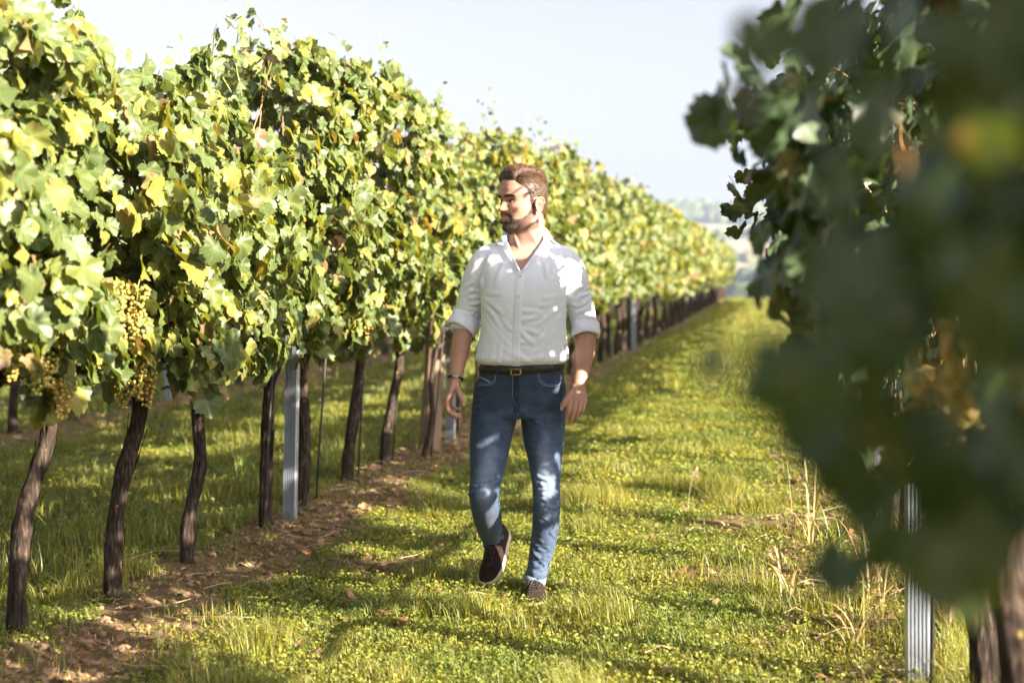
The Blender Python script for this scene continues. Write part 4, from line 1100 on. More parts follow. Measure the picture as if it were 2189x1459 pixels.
# ---------------- one skin mesh, coloured like skin
def skin_colour(Vb, Vh):
    n = len(Vb)
    base = np.array([.43, .225, .158])
    c = np.tile(base, (n, 1))
    c = c * (.90 + .2 * fbm(Vb, 26, 5))[:, None]
    if Vh is not None:
        x, y, z = Vh.T; ax = np.abs(x); front = y < -.02
        def mixc(m, col, amt=1.0):
            nonlocal c
            m = np.clip(m, 0, 1)[:, None] * amt; c = c * (1 - m) + np.array(col) * m
        gg = lambda x0, z0, sx, sz: np.exp(-((ax - x0) / sx) ** 2 - ((z - z0) / sz) ** 2) * front
        mixc(gg(.045, -.025, .022, .02), (.47, .19, .13), .55); mixc(gg(.0, -.032, .016, .012), (.48, .19, .13), .5)
        mixc(((ax > .066) & (y > -.005) & (y < .05) & (z < .02) & (z > -.06)).astype(float), (.48, .19, .135), .6)
        mixc(np.exp(-((y - .013) / .0075) ** 2 - ((z + .020) / .014) ** 2) * (ax > .074), (.20, .075, .05), .75)  # ear hollow: shade of the recess painted into the skin colour
        # eyes
        e = ((ax - .0305) / .0150) ** 2 + ((z - .0005 + .05 * (ax - .0305)) / .0056) ** 2
        mixc((e < 1.35) * front, (.06, .03, .022)); mixc((e < .72) * front, (.42, .37, .34))
        ir = np.hypot(x - .0295 + .004, z - .0008); ir2 = np.hypot(x + .0315 + .003, z - .0008)
        mixc(((np.minimum(ir, ir2) < .0056) & (e < 1.1)) * front, (.035, .02, .014))
        mixc(np.exp(-((ax - .031) / .016) ** 2 - ((z - .0085) / .0035) ** 2) * front, (.25, .12, .085), .55)
        # lips and teeth
        sm = z - .10 * np.clip(ax - .012, 0, 1)
        lw = (ax < .0235) & front
        mixc(lw * np.exp(-((sm + .0560) / .0036) ** 2), (.46, .15, .13), .85); mixc(lw * np.exp(-((sm + .0700) / .0052) ** 2), (.50, .18, .155), .9)
        mixc(((np.abs(sm + .0625) < .0030) & (ax < .021) & front).astype(float), (.62, .55, .48), .95)
        mixc((np.exp(-((sm + .0655) / .0010) ** 2) * (ax < .021)) * front + (np.exp(-((sm + .0595) / .0008) ** 2) * (ax < .0225)) * front, (.10, .03, .025), .8)
        mixc(np.exp(-((ax - .0095) / .0035) ** 2 - ((z + .0415) / .0018) ** 2) * (y < -.085), (.10, .04, .03), .9)
        # stubble shadow on neck and jaw, cropped scalp
        mixc(beard_mask(Vh), (.060, .036, .026), .74); mixc(scalp_mask(Vh) * np.interp(z, [0, .06], [.72, .92]), (.090, .050, .030), 1.0)
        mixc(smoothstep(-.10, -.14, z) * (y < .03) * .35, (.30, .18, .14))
    return np.column_stack([np.clip(c, 0, 1), np.ones(n)])

def hairline_y(z): return np.interp(z, [-.045, -.02, .0, .03, .045, .058, .070, .080, .088, .093], [.0, -.010, -.016, -.022, -.030, -.043, -.056, -.066, -.079, -.20])
def scalp_mask(h):
    x, y, z = h.T
    m = smoothstep(-.002, .004, y - hairline_y(z)) * smoothstep(-.05, -.04, z)
    m = m * np.where((y > -.004) & (y < .036), smoothstep(.012, .018, z), 1)       # around the ear
    nape = smoothstep(.036, .042, y) * smoothstep(-.085, -.070, z)
    m = np.where(y > .036, nape, m)
    part = np.abs(x - .046 - .10 * np.clip(-y - .02, -.06, .2) * 0) < .0024
    return np.where(part & (z > .075) & (y > -.07) & (y < .045), 0, m)
def beard_mask(h):
    x, y, z = h.T; ax = np.abs(x)
    cheek = np.interp(y, [-.11, -.088, -.080, -.070, -.058, -.045, -.030, -.018, -.006, .004], [-.080, -.078, -.066, -.067, -.069, -.067, -.057, -.040, -.012, .0])
    m = smoothstep(.004, -.003, z - cheek) * smoothstep(.004, -.003, y - .25 * np.clip(-z - .04, 0, 1)) * smoothstep(-.135, -.122, z - .35 * np.clip(y + .05, 0, .06))
    soul = (ax < .020) & (z < -.078)
    lip = (ax < .026) & (z > -.079) & (z < -.0505) & (y < -.07)
    m = np.where(lip & ~((ax < .006) & (z < -.0745)), 0, m)
    must = np.exp(-((z + .0470 + .10 * ax) / .0050) ** 4) * smoothstep(.034, .030, ax) * smoothstep(.001, .004, ax) * (y < -.07)
    corner = np.exp(-((ax - .0295) / .0045) ** 4) * smoothstep(-.082, -.074, -.0 + z * 0 - .07) * (z < -.045) * (z > -.085) * (y < -.06)
    return np.clip(np.maximum.reduce([m, must, corner]), 0, 1)

m_skin, n, l = mat_new('skin')
out = N(n, 'ShaderNodeOutputMaterial'); b = N(n, 'ShaderNodeBsdfPrincipled'); b.inputs['Roughness'].default_value = .48
at = N(n, 'ShaderNodeAttribute', attribute_name='col'); l.new(at.outputs['Color'], b.inputs['Base Color'])
b.inputs['Subsurface Weight'].default_value = .12; b.inputs['Subsurface Radius'].default_value = (.010, .004, .002); b.inputs['Subsurface Scale'].default_value = .5
b.inputs['Specular IOR Level'].default_value = .4
tc = N(n, 'ShaderNodeTexCoord'); nz = N(n, 'ShaderNodeTexNoise'); nz.inputs['Scale'].default_value = 220; nz.inputs['Detail'].default_value = 3
bp = N(n, 'ShaderNodeBump'); bp.inputs['Strength'].default_value = .18; bp.inputs['Distance'].default_value = .002
l.new(tc.outputs['Object'], nz.inputs['Vector']); l.new(nz.outputs['Fac'], bp.inputs['Height']); l.new(bp.outputs[0], b.inputs['Normal']); l.new(b.outputs[0], out.inputs['Surface'])

MAN_YAW = R(10.35)
man_pos = (-1.0304, 5.8094, float(terrain(np.array([-.98]), np.array([5.75]))[0]) - .002 if 'terrain' in globals() else .012)
man = empty('person', man_pos, MAN_YAW)
tag(man, 'bearded man in white shirt and blue jeans walking between vine rows, looking sideways', 'person')
ca = skin_colour(HV, body_to_head(HV)); cb = [skin_colour(q, None) for q in (A1V, A2V, B1V)]
allV = np.concatenate([HV, A1V, A2V, B1V]); o1, o2, o3 = len(HV), len(HV) + len(A1V), len(HV) + len(A1V) + len(A2V)
body = mobj('body', allV, [np.concatenate([HF, A1F + o1, A2F + o2, B1F + o3])], m_skin, man, attrs={'col': np.concatenate([ca] + cb)})

# finger nails
M_NAIL = simple_mat('finger_nail', (.62, .40, .34), .3)
def nail(c, d, nrm, w=.0055, L=.009):
    c, d, nrm = map(np.array, (c, d, nrm)); d = d / np.linalg.norm(d); nrm = nrm / np.linalg.norm(nrm); s = np.cross(d, nrm)
    g = [c + d * (L * (u - .5)) + s * w * t * (1 - .25 * u * u) + nrm * (.0015 - .0018 * t * t) for u in (0, .5, 1) for t in (-1, -.5, 0, .5, 1)]
    mobj('nail', np.array(g), [grid_faces(3, 5, False)], M_NAIL, body)
nail((-.2285, -.0815, .8265), (.1, 0, -1), (.25, -1, .1)); nail((.1715, -.1055, .814), (-.35, .05, -1), (-.5, -1, .1))

# ---------------- hair, beard, brows as short strands on a shaped cap
M_HAIR, n, l = mat_new('brown_hair')
out = N(n, 'ShaderNodeOutputMaterial'); b = N(n, 'ShaderNodeBsdfPrincipled'); b.inputs['Roughness'].default_value = .42; b.inputs['Specular IOR Level'].default_value = .45
ge = N(n, 'ShaderNodeNewGeometry'); rp = ramp(n, [(0, (.030, .015, .009)), (.55, (.085, .042, .021)), (1, (.23, .125, .062))])
l.new(ge.outputs['Random Per Island'], rp.inputs[0]); l.new(rp.outputs[0], b.inputs['Base Color']); l.new(b.outputs[0], out.inputs['Surface'])
M_BEARD = simple_mat('dark_beard_hair', (.030, .017, .011), .55)
hn = normals(hg.reshape(-1, 3), grid_faces(nzr, ntr)).reshape(hg.shape)
hflat, nflat = hg.reshape(-1, 3), hn.reshape(-1, 3)
if np.mean(np.sum(nflat * hflat, 1)) < 0: nflat = -nflat
sm_ = scalp_mask(hflat)
X, Yh, Z = hflat.T
topness = smoothstep(.066, .098, Z + .22 * np.clip(.046 - X, -.02, .03))
back_ = smoothstep(.0, .014, Yh - hairline_y(Z)) * smoothstep(-.094, -.050, Yh + .35 * (Z - .10))
thick = sm_ * back_ * (.0030 + topness * (.0150 + .0050 * smoothstep(.02, -.06, Yh)))
partg = np.exp(-((X - .046) / .0045) ** 2) * (Z > .07) * (Yh < .05)
thick = thick * (1 - .92 * partg)
groove = (vnoise(np.column_stack([X * 40, Yh * 190, Z * 40]), 1, 5) - .5) * .0045 * topness
cap = hflat + nflat * (thick + groove * (sm_ > .5))[:, None]
gf = grid_faces(nzr, ntr); gk = (sm_[gf].max(1) > .3); gf = gf[gk]
used, inv = np.unique(gf, return_inverse=True)
hair = mobj('hair', head_to_body(cap[used]), [inv.reshape(-1, 4)], M_BEARD if False else simple_mat('hair_base', (.060, .031, .017), .55, .75, 150, .8, 200, stretch=(1, .22, .35)), man)
def strands(name, mask, n, length, width, flow, mat, seed, base, lift=.0, parent=None):
    r = np.random.default_rng(seed)
    w = mask * np.abs(np.interp(Z, [-.13, .12], [1, 1]))
    pick = r.choice(len(base), n, p=w / w.sum())
    p = base[pick] + r.normal(0, .0011, (n, 3)); nn = nflat[pick]
    d = flow(hflat[pick], r); d = d - nn * np.sum(d * nn, 1, keepdims=True); d /= np.linalg.norm(d, axis=1, keepdims=True) + 1e-9
    d = d + r.normal(0, .11, (n, 3)); L = (length(hflat[pick]) * r.uniform(.6, 1.3, n))[:, None]
    s = np.cross(d, nn); s /= np.linalg.norm(s, axis=1, keepdims=True) + 1e-9; s = s * width
    p1 = p + d * L * .5 + nn * lift * L; p2 = p + d * L + nn * (lift * .6) * L
    V = np.stack([p - s, p + s, p1 + s * .8, p1 - s * .8, p2], 1).reshape(-1, 3)
    o = (np.arange(n) * 5)[:, None]
    return mobj(name, head_to_body(V), [o + np.array([0, 1, 2, 3]), o + np.array([3, 2, 4])], mat, parent or man)
def flow_top(h, r):
    x, y, z = h.T
    t = smoothstep(.07, .09, z)
    side = np.where(x > .046, 1.0, -1.0)
    top = np.column_stack([np.where(x > .046, .5, -.75), np.full(len(x), .55), np.where(x > .046, -.6, .1)])
    low = np.column_stack([np.zeros(len(x)), np.full(len(x), .55), np.full(len(x), -1.0)])
    front = smoothstep(-.05, -.085, y)[:, None] * np.array([-.25, .55, .55])
    return top * t[:, None] + low * (1 - t)[:, None] + front
strands('hair_strands', sm_ * (.35 + topness * 1.4), 9500, lambda h: np.interp(h[:, 2], [.05, .09], [.007, .030]), .0008, flow_top, M_HAIR, 1, cap, .02, hair)
bm_ = beard_mask(hflat)
beard = strands('beard', bm_ ** 2, 4200, lambda h: np.interp(h[:, 2], [-.12, -.05, 0], [.0075, .005, .003]), .00055, lambda h, r: np.column_stack([np.zeros(len(h)), np.full(len(h), -.25), np.full(len(h), -1.0)]), M_BEARD, 2, hflat, .30)
brow = np.exp(-((Z - .0205 - .12 * np.clip(np.abs(X) - .012, 0, .022) + .35 * np.clip(np.abs(X) - .034, 0, 1)) / .0028) ** 2) * smoothstep(.009, .013, np.abs(X)) * smoothstep(.050, .044, np.abs(X)) * (Yh < -.03)
strands('eyebrows', brow, 950, lambda h: np.full(len(h), .0065), .0006, lambda h, r: np.column_stack([np.sign(h[:, 0]), np.full(len(h), .3), np.full(len(h), .25)]), simple_mat('eyebrow_hair', (.055, .032, .021), .6), 3, hflat, .12)

# ---------------- shirt
m_shirt, n, l = mat_new('white_cotton_shirt')
out = N(n, 'ShaderNodeOutputMaterial'); b = N(n, 'ShaderNodeBsdfPrincipled'); b.inputs['Roughness'].default_value = .85; b.inputs['Base Color'].default_value = (.86, .875, .95, 1); b.inputs['Specular IOR Level'].default_value = .2
b.inputs['Sheen Weight'].default_value = .15
tc = N(n, 'ShaderNodeTexCoord')
nz = N(n, 'ShaderNodeTexNoise'); nz.inputs['Scale'].default_value = 34; nz.inputs['Detail'].default_value = 5; nz.inputs['Distortion'].default_value = 1.2
wv = N(n, 'ShaderNodeTexNoise'); wv.inputs['Scale'].default_value = 700
b1_ = N(n, 'ShaderNodeBump'); b1_.inputs['Strength'].default_value = .16; b1_.inputs['Distance'].default_value = .006
b2_ = N(n, 'ShaderNodeBump'); b2_.inputs['Strength'].default_value = .25; b2_.inputs['Distance'].default_value = .001
l.new(tc.outputs['Object'], nz.inputs['Vector']); l.new(tc.outputs['Object'], wv.inputs['Vector'])
l.new(nz.outputs['Fac'], b1_.inputs['Height']); l.new(wv.outputs['Fac'], b2_.inputs['Height']); l.new(b1_.outputs[0], b2_.inputs['Normal']); l.new(b2_.outputs[0], b.inputs['Normal'])
tl = N(n, 'ShaderNodeBsdfTranslucent'); tl.inputs['Color'].default_value = (.75, .74, .74, 1); ms = N(n, 'ShaderNodeMixShader'); ms.inputs[0].default_value = .12
l.new(b.outputs[0], ms.inputs[1]); l.new(tl.outputs[0], ms.inputs[2]); l.new(ms.outputs[0], out.inputs['Surface'])

sh = Acc()
sh.add(*hloft(dense([(.980, .010, .160, -.074, .122, 2.3), (.992, .011, .180, -.094, .134, 2.3), (1.009, .014, .195, -.107, .146, 2.4), (1.04, .015, .192, -.105, .146, 2.4), (1.10, .017, .183, -.103, .140, 2.4), (1.18, .018, .176, -.105, .136, 2.4), (1.27, .018, .178, -.108, .136, 2.4), (1.34, .020, .182, -.101, .138, 2.4),
                     (1.39, .024, .184, -.083, .138, 2.4), (1.43, .027, .184, -.060, .134, 2.4), (1.465, .029, .168, -.036, .130, 2.4), (1.487, .030, .136, -.022, .124, 2.3), (1.506, .030, .100, -.026, .122, 2.1), (1.522, .030, .083, -.034, .124, 2.0), (1.540, .031, .078, -.036, .124, 2.0)], 60), 72))
sh.add(*limb([(-.06, .05, 1.436), (-.128, .05, 1.420), (-.162, .054, 1.372), (-.194, .066, 1.29), (-.216, .080, 1.21), (-.229, .080, 1.150), (-.234, .066, 1.118)], [.058, .063, .061, .0545, .0550, .0575, .0580], 46, 36))
sh.add(*limb([(.12, .05, 1.432), (.184, .05, 1.412), (.218, .054, 1.358), (.244, .064, 1.27), (.265, .070, 1.19), (.278, .066, 1.135), (.278, .056, 1.108)], [.058, .064, .0635, .0585, .0565, .0545, .0530], 46, 36))
SV, SF = fuse(sh, .0040, 5, .5)
SN = normals(SV, SF)
if np.mean(np.sum(SN * (SV - [.02, .03, 1.2]), 1)) < 0: SN = -SN
rs = np.random.default_rng(21); folds = []
for s, ax_, az in ((-1, -.150, 1.285), (1, .185, 1.275)):      # drag lines from the armpits
    for k in range(7):
        e = (ax_ * (.55 - .05 * k) + rs.normal(0, .012) + (.01 if s > 0 else 0), -.10, az - .02 - .035 * k + rs.normal(0, .01)); folds.append(((ax_, -.045, az - .012 * k), e, .0085 + .002 * rs.random(), rs.uniform(.0022, .0052)))
    for k in range(3): folds.append(((ax_, -.03, az + .02), (ax_ + s * .02 * k - s * .01, -.03, az + .10 + .01 * k), .008, .0055))
for k in range(26):                                            # fabric gathered above the belt
    a = rs.uniform(0, 2 * np.pi) if k > 16 else rs.uniform(-2.9, -.25)
    x, y = .013 + .188 * np.cos(a), .02 + .125 * np.sin(a); Lz = rs.uniform(.03, .10); sl = rs.normal(0, .018)
    folds.append(((x, y, .998), (x + sl, y, 1.003 + Lz), .0085, rs.uniform(.002, .0055) * rs.choice([1, 1, -.7])))
for k in range(11):                                            # long soft creases across the trunk
    x = rs.uniform(-.14, .15); z = rs.uniform(1.03, 1.22); folds.append(((x, -.105, z), (x + rs.uniform(.05, .12) * rs.choice([-1, 1]), -.10, z + rs.uniform(-.07, .09)), .010, rs.uniform(.0025, .005)))
for cx_, cy_, arm in ((-.205, .07, [(-.196, .066, 1.29), (-.229, .080, 1.150)]), (.262, .065, [(.252, .064, 1.27), (.279, .066, 1.135)])):
    p0, p1 = map(np.array, arm)
    for k in range(13):
        c = p0 + (p1 - p0) * (k / 12 * 1.25 - .2) ; r_ = .056; a0 = rs.uniform(-2.6, -.9); a1_ = a0 + rs.uniform(.7, 1.5); dz = rs.uniform(-.035, .045)
        folds.append(((c[0] + r_ * np.cos(a0), c[1] + r_ * np.sin(a0), c[2]), (c[0] + r_ * np.cos(a1_), c[1] + r_ * np.sin(a1_), c[2] + dz), .0075, rs.uniform(.0035, .0075)))
for (a, b_) in (((-.11, -.02, 1.455), (-.15, -.02, 1.33)), ((.17, -.02, 1.44), (.185, -.03, 1.33)), ((.10, -.06, 1.43), (.12, -.10, 1.33)), ((-.05, -.06, 1.43), (-.10, -.09, 1.33))): folds.append((a, b_, .010, .0040))
SV = apply_folds(SV, SN, folds)
SV = SV + SN * (((fbm(SV, 8, 3) - .5) * .008 + (fbm(SV, 26, 8) - .5) * .0022))[:, None]
SV = relax(SV, SF, 1, .4)
# neck opening
def v_left(z): return np.interp(z, [1.375, 1.44, 1.50, 1.56], [.004, -.026, -.050, -.056])
def v_right(z): return np.interp(z, [1.375, 1.44, 1.50, 1.56], [.009, .055, .097, .105])
fc = SV[SF].mean(1)
cut = ((fc[:, 1] < .03) & (fc[:, 2] > 1.375) & (fc[:, 0] > v_left(fc[:, 2])) & (fc[:, 0] < v_right(fc[:, 2]))) | (fc[:, 2] > 1.522)
SF2 = SF[~cut]
ed = np.sort(np.concatenate([SF2[:, [0, 1]], SF2[:, [1, 2]], SF2[:, [2, 3]], SF2[:, [3, 0]]]), 1)
ue, ec = np.unique(ed, axis=0, return_counts=True); bd = np.unique(ue[ec == 1])
bd = bd[(SV[bd, 1] < .03) & (SV[bd, 2] > 1.372) & (SV[bd, 2] < 1.518)]
zb = SV[bd, 2]; SV[bd, 0] = np.where(SV[bd, 0] < (v_left(zb) + v_right(zb)) / 2, v_left(zb), v_right(zb))
used, inv = np.unique(SF2, return_inverse=True)
shirt = mobj('shirt', SV[used], [inv.reshape(-1, 4)], m_shirt, man)
bvh_s = BVHTree.FromPolygons([tuple(q) for q in SV], [tuple(map(int, q)) for q in SF])
def front_y(bvh, x, z, default=-.1):
    h = bvh.ray_cast(Vector((x, -1.0, z)), Vector((0, 1, 0)))
    return h[0].y if h[0] is not None else default
def ribbon(bvh, pts, width, lift, n=40, cols=5, crown=.0):
    """cloth strip lying on a surface; pts in (x, z)"""
    p = spline(np.column_stack([pts, np.zeros(len(pts))]), n)[:, :2]
    t = np.gradient(p, axis=0); t /= np.linalg.norm(t, axis=1, keepdims=True); s = np.column_stack([-t[:, 1], t[:, 0]])
    u = np.linspace(-1, 1, cols); G = p[:, None] + s[:, None] * u[None, :, None] * width / 2
    Y = np.array([[front_y(bvh, x, z) for x, z in row] for row in G])
    for _ in range(2): Y = (Y + np.pad(Y, ((1, 1), (0, 0)), mode='edge')[:-2] + np.pad(Y, ((1, 1), (0, 0)), mode='edge')[2:]) / 3
    Y = Y - lift - crown * (1 - u[None] ** 2)
    Y[:, 0] += lift * .9; Y[:, -1] += lift * .9
    return np.stack([G[..., 0], Y, G[..., 1]], -1).reshape(-1, 3), [grid_faces(n, cols, False)]
mobj('placket', *ribbon(bvh_s, [(.004, 1.372), (-.004, 1.28), (-.010, 1.15), (-.014, 1.05), (-.016, .985)], .034, .0030, 46, 7), m_shirt, shirt)
M_BUTTON = simple_mat('shirt_button', (.72, .70, .66), .3)
for z in (1.352, 1.268, 1.182, 1.096, 1.012):
    x = float(np.interp(z, [.985, 1.05, 1.15, 1.28, 1.372], [-.016, -.014, -.010, -.004, .004])); y = front_y(bvh_s, x, z) - .0045
    a = np.linspace(0, 2 * np.pi, 12, endpoint=False); ring = np.column_stack([np.cos(a) * .0056, np.zeros(12), np.sin(a) * .0056])
    v = np.vstack([ring, ring * .9 + [0, -.0022, 0], [[0, -.0016, 0]]]) + [x, y, z]; k = np.arange(12); kn = (k + 1) % 12
    mobj('button', v, [grid_faces(2, 12), np.stack([np.full(12, 24), 12 + kn, 12 + k], 1)], M_BUTTON, shirt)
def lapel(pts3, w0, w1, out_dir):
    p = spline(pts3, 20); t = np.linspace(0, 1, 20)[:, None]; od = np.array(out_dir)
    w = (w0 + (w1 - w0) * t)
    rows = [p + np.array([0, .004, 0]), p + np.array([0, -.007, 0]), p + od * w * .5 + np.array([0, -.0105, 0]), p + od * w + np.array([0, -.004, .0])]
    return np.concatenate(rows), [grid_faces(4, 20, False)]
yv = front_y(bvh_s, .005, 1.37)
lv, lf = lapel([(-.054, -.006, 1.520), (-.042, -.046, 1.470), (-.018, -.078, 1.420), (.002, yv - .002, 1.374)], .024, .010, (-.9, .02, -.1)); mobj('lapel', lv, lf, m_shirt, shirt)
lv, lf = lapel([(.108, -.004, 1.520), (.082, -.044, 1.468), (.044, -.076, 1.420), (.010, yv - .002, 1.374)], .030, .012, (.9, .02, -.1)); mobj('lapel', lv, lf, m_shirt, shirt)
# collar: stand and turned-down leaf round the neck
def collar():
    n = 61; al = np.linspace(-118, 118, n)                    # 0 = nape
    rows = [[], [], [], [], [], []]
    for a in al:
        f = abs(a) / 118; ph = R(90 + a)
        ht = np.interp(f, [0, .45, .8, 1], [1.566, 1.560, 1.545, 1.524]); lw = np.interp(f, [0, .5, .8, .93, 1], [.042, .042, .046, .052, .040])
        rx, ry = .079, .083; cx, cy = .029, .046
        d = np.array([np.cos(ph), np.sin(ph), 0]); c = np.array([cx, cy, 0])
        flare = np.interp(f, [0, .7, 1], [0, .0, .006]); tipout = np.interp(f, [0, .75, .95, 1], [0, 0, .020, .020]) * np.sign(a) * -1
        e = np.array([rx, ry, 0])
        def pt(r, z, sx=0): return c + d * (e + r) * [1, 1, 0] + np.array([sx, 0, z])
        rows[0].append(pt(.004, ht - .040)); rows[1].append(pt(-.001, ht - .002)); rows[2].append(pt(.003 + flare, ht + .001))
        rows[3].append(pt(.009 + flare, ht - .004)); rows[4].append(pt(.017 + flare * 2, ht - lw * .55, tipout * .4)); rows[5].append(pt(.022 + flare * 2.5, ht - lw, tipout))
    return np.concatenate([np.array(r_) for r_ in rows]), [grid_faces(6, n, False)]
cv, cf = collar(); co = mobj('collar', cv, cf, m_shirt, shirt)
sd = co.modifiers.new('thickness', 'SOLIDIFY'); sd.thickness = .0022; sd.offset = 0
def cuff(c0, c1, r, sgn):
    c0, c1 = np.array(c0), np.array(c1); ax = c1 - c0; L = np.linalg.norm(ax); ax /= L
    prof = [(0, .0), (.02, .0055), (.2, .0065), (.45, .0060), (.5, .0075), (.75, .0085), (.95, .0080), (1.0, .005), (1.0, -.001), (.93, -.006), (.5, -.006)]
    path = [c0 + ax * L * t for t, _ in prof]
    nvec = np.cross(ax, [0, 1, 0]); nvec /= np.linalg.norm(nvec); bvec = np.cross(ax, nvec)
    a = np.linspace(0, 2 * np.pi, 40, endpoint=False); rows = []
    for (t, dr), p in zip(prof, path):
        wob = .004 * np.sin(2 * a + 1 + sgn) + .002 * np.sin(5 * a + t * 4 + sgn)
        rows.append(p + ((r + dr + wob)[:, None] * (np.cos(a)[:, None] * nvec + np.sin(a)[:, None] * bvec)) + ax * (.004 * np.sin(a * 2 + sgn))[:, None])
    return np.concatenate(rows), [grid_faces(len(prof), 40)]
mobj('rolled_cuff', *cuff((-.2190, .081, 1.182), (-.2450, .062, 1.128), .0555, 1), m_shirt, shirt)
mobj('rolled_cuff', *cuff((.2770, .068, 1.158), (.2800, .048, 1.102), .0515, 2), m_shirt, shirt)
for (a_, b_, s) in (((-.128, -.010, 1.462), (-.150, -.035, 1.30), 1), ((.192, -.012, 1.452), (.196, -.04, 1.29), 1)):   # armhole seams
    ln = np.linspace(0, 1, 24); pts = [(a_[0] + (b_[0] - a_[0]) * t - (.018 if a_[0] < 0 else -.018) * np.sin(np.pi * t), a_[2] + (b_[2] - a_[2]) * t) for t in ln]
    mobj('armhole_seam', *ribbon(bvh_s, pts[::4], .0035, .0016, 24, 3), m_shirt, shirt)

# ---------------- jeans
m_jean, n, l = mat_new('blue_denim')
out = N(n, 'ShaderNodeOutputMaterial'); b = N(n, 'ShaderNodeBsdfPrincipled'); b.inputs['Roughness'].default_value = .85; b.inputs['Specular IOR Level'].default_value = .2; b.inputs['Sheen Weight'].default_value = .12
tc = N(n, 'ShaderNodeTexCoord'); mp = N(n, 'ShaderNodeMapping'); mp.inputs['Scale'].default_value = (1, 1, .10)
tw = N(n, 'ShaderNodeTexNoise'); tw.inputs['Scale'].default_value = 420; tw.inputs['Detail'].default_value = 3
bl = N(n, 'ShaderNodeTexNoise'); bl.inputs['Scale'].default_value = 22; bl.inputs['Detail'].default_value = 5
l.new(tc.outputs['Object'], mp.inputs[0]); l.new(mp.outputs[0], tw.inputs['Vector']); l.new(tc.outputs['Object'], bl.inputs['Vector'])
at = N(n, 'ShaderNodeAttribute', attribute_name='fade')
s1 = N(n, 'ShaderNodeMath', operation='MULTIPLY_ADD'); s1.inputs[1].default_value = .34; s1.inputs[2].default_value = -.17; l.new(tw.outputs['Fac'], s1.inputs[0])
s2 = N(n, 'ShaderNodeMath', operation='MULTIPLY_ADD'); s2.inputs[1].default_value = .40; s2.inputs[2].default_value = -.20; l.new(bl.outputs['Fac'], s2.inputs[0])
s3 = N(n, 'ShaderNodeMath', operation='ADD'); l.new(s1.outputs[0], s3.inputs[0]); l.new(s2.outputs[0], s3.inputs[1])
s4 = N(n, 'ShaderNodeMath', operation='ADD'); l.new(s3.outputs[0], s4.inputs[0]); l.new(at.outputs['Fac'], s4.inputs[1])
rp = ramp(n, [(.0, (.018, .027, .050)), (.4, (.052, .078, .130)), (.75, (.18, .225, .31)), (1, (.38, .43, .50))]); l.new(s4.outputs[0], rp.inputs[0]); l.new(rp.outputs[0], b.inputs['Base Color'])
bp = N(n, 'ShaderNodeBump'); bp.inputs['Strength'].default_value = .3; bp.inputs['Distance'].default_value = .003; l.new(bl.outputs['Fac'], bp.inputs['Height'])
bp2 = N(n, 'ShaderNodeBump'); bp2.inputs['Strength'].default_value = .25; bp2.inputs['Distance'].default_value = .001; l.new(tw.outputs['Fac'], bp2.inputs['Height']); l.new(bp.outputs[0], bp2.inputs['Normal']); l.new(bp2.outputs[0], b.inputs['Normal'])
l.new(b.outputs[0], out.inputs['Surface'])
JV, JF = fuse(trousers(0), .0045, 5, .5)
JN = normals(JV, JF)
if np.mean(np.sum(JN[:, :2] * (JV - [.0, .03, .6])[:, :2], 1)) < 0: JN = -JN
folds = []; rj = np.random.default_rng(9)
(Pr, rr1), (Pl, rr2) = leg_paths()
def leg_ring(P_, r_, z, a): 
    zz = [q[2] for q in P_][::-1]; c = [np.interp(z, zz, [q[i] for q in P_][::-1]) for i in (0, 1)]; r0_ = np.interp(z, zz, r_[::-1])
    return np.array([c[0] + r0_ * np.cos(a), c[1] + r0_ * np.sin(a), z])
for P_, r_, zl in ((Pr, rr1, ((.38, .52, 13), (.19, .30, 9))), (Pl, rr2, ((.37, .54, 14), (.075, .24, 13), (.26, .36, 5)))):
    for z0, z1, k_ in zl:
        for k in range(k_):
            z = rj.uniform(z0, z1); a0 = rj.uniform(-3.0, -.9); a1_ = a0 + rj.uniform(.6, 1.6); folds.append((leg_ring(P_, r_, z, a0), leg_ring(P_, r_, z + rj.uniform(-.035, .03), a1_), .0070, rj.uniform(.0045, .0095)))
for s, P_, r_ in ((-1, Pr, rr1), (1, Pl, rr2)):                 # creases fanning out from the crotch
    for k in range(7):
        folds.append(((-.003 + s * .02, -.068, .765 + .012 * k), leg_ring(P_, r_, .755 + .028 * k - .03, -1.57 + s * (.9 + .1 * rj.random())), .0080, rj.uniform(.0040, .0075)))
    for k in range(5): folds.append((leg_ring(P_, r_, .62 + .03 * k, -2.4), leg_ring(P_, r_, .60 + .03 * k, -.9), .012, rj.uniform(.002, .0045)))
JV = apply_folds(JV, JN, folds)
JV = JV + JN * ((fbm(JV, 14, 6) - .5) * .006)[:, None]
cutj = (JV[JF].mean(1)[:, 2] > .998)
x, y, z = JV.T
legc = np.where(x < -.003, np.interp(z, [q[2] for q in Pr][::-1], [q[0] for q in Pr][::-1]), np.interp(z, [q[2] for q in Pl][::-1], [q[0] for q in Pl][::-1]))
front = np.clip(-JN[:, 1], 0, 1)
fade = .13 + .42 * front * np.exp(-((x - legc) / .05) ** 2) * np.exp(-((z - .58) / .15) ** 2) + .30 * front * np.exp(-((z - .42) / .13) ** 2) + .18 * smoothstep(.36, .10, z) + .16 * fbm(JV, 5, 4)
fade = fade + .20 * np.exp(-((z - .85 + .25 * np.abs(x)) * 38 % 3.1 - 1.5) ** 2 * 2) * front * np.exp(-((z - .80) / .05) ** 2)
JF2 = JF[~cutj]; used, inv = np.unique(JF2, return_inverse=True)
jeans = mobj('jeans', JV[used], [inv.reshape(-1, 4)], m_jean, man, attrs={'fade': fade[used]})
bvh_j = BVHTree.FromPolygons([tuple(q) for q in JV], [tuple(map(int, q)) for q in JF])
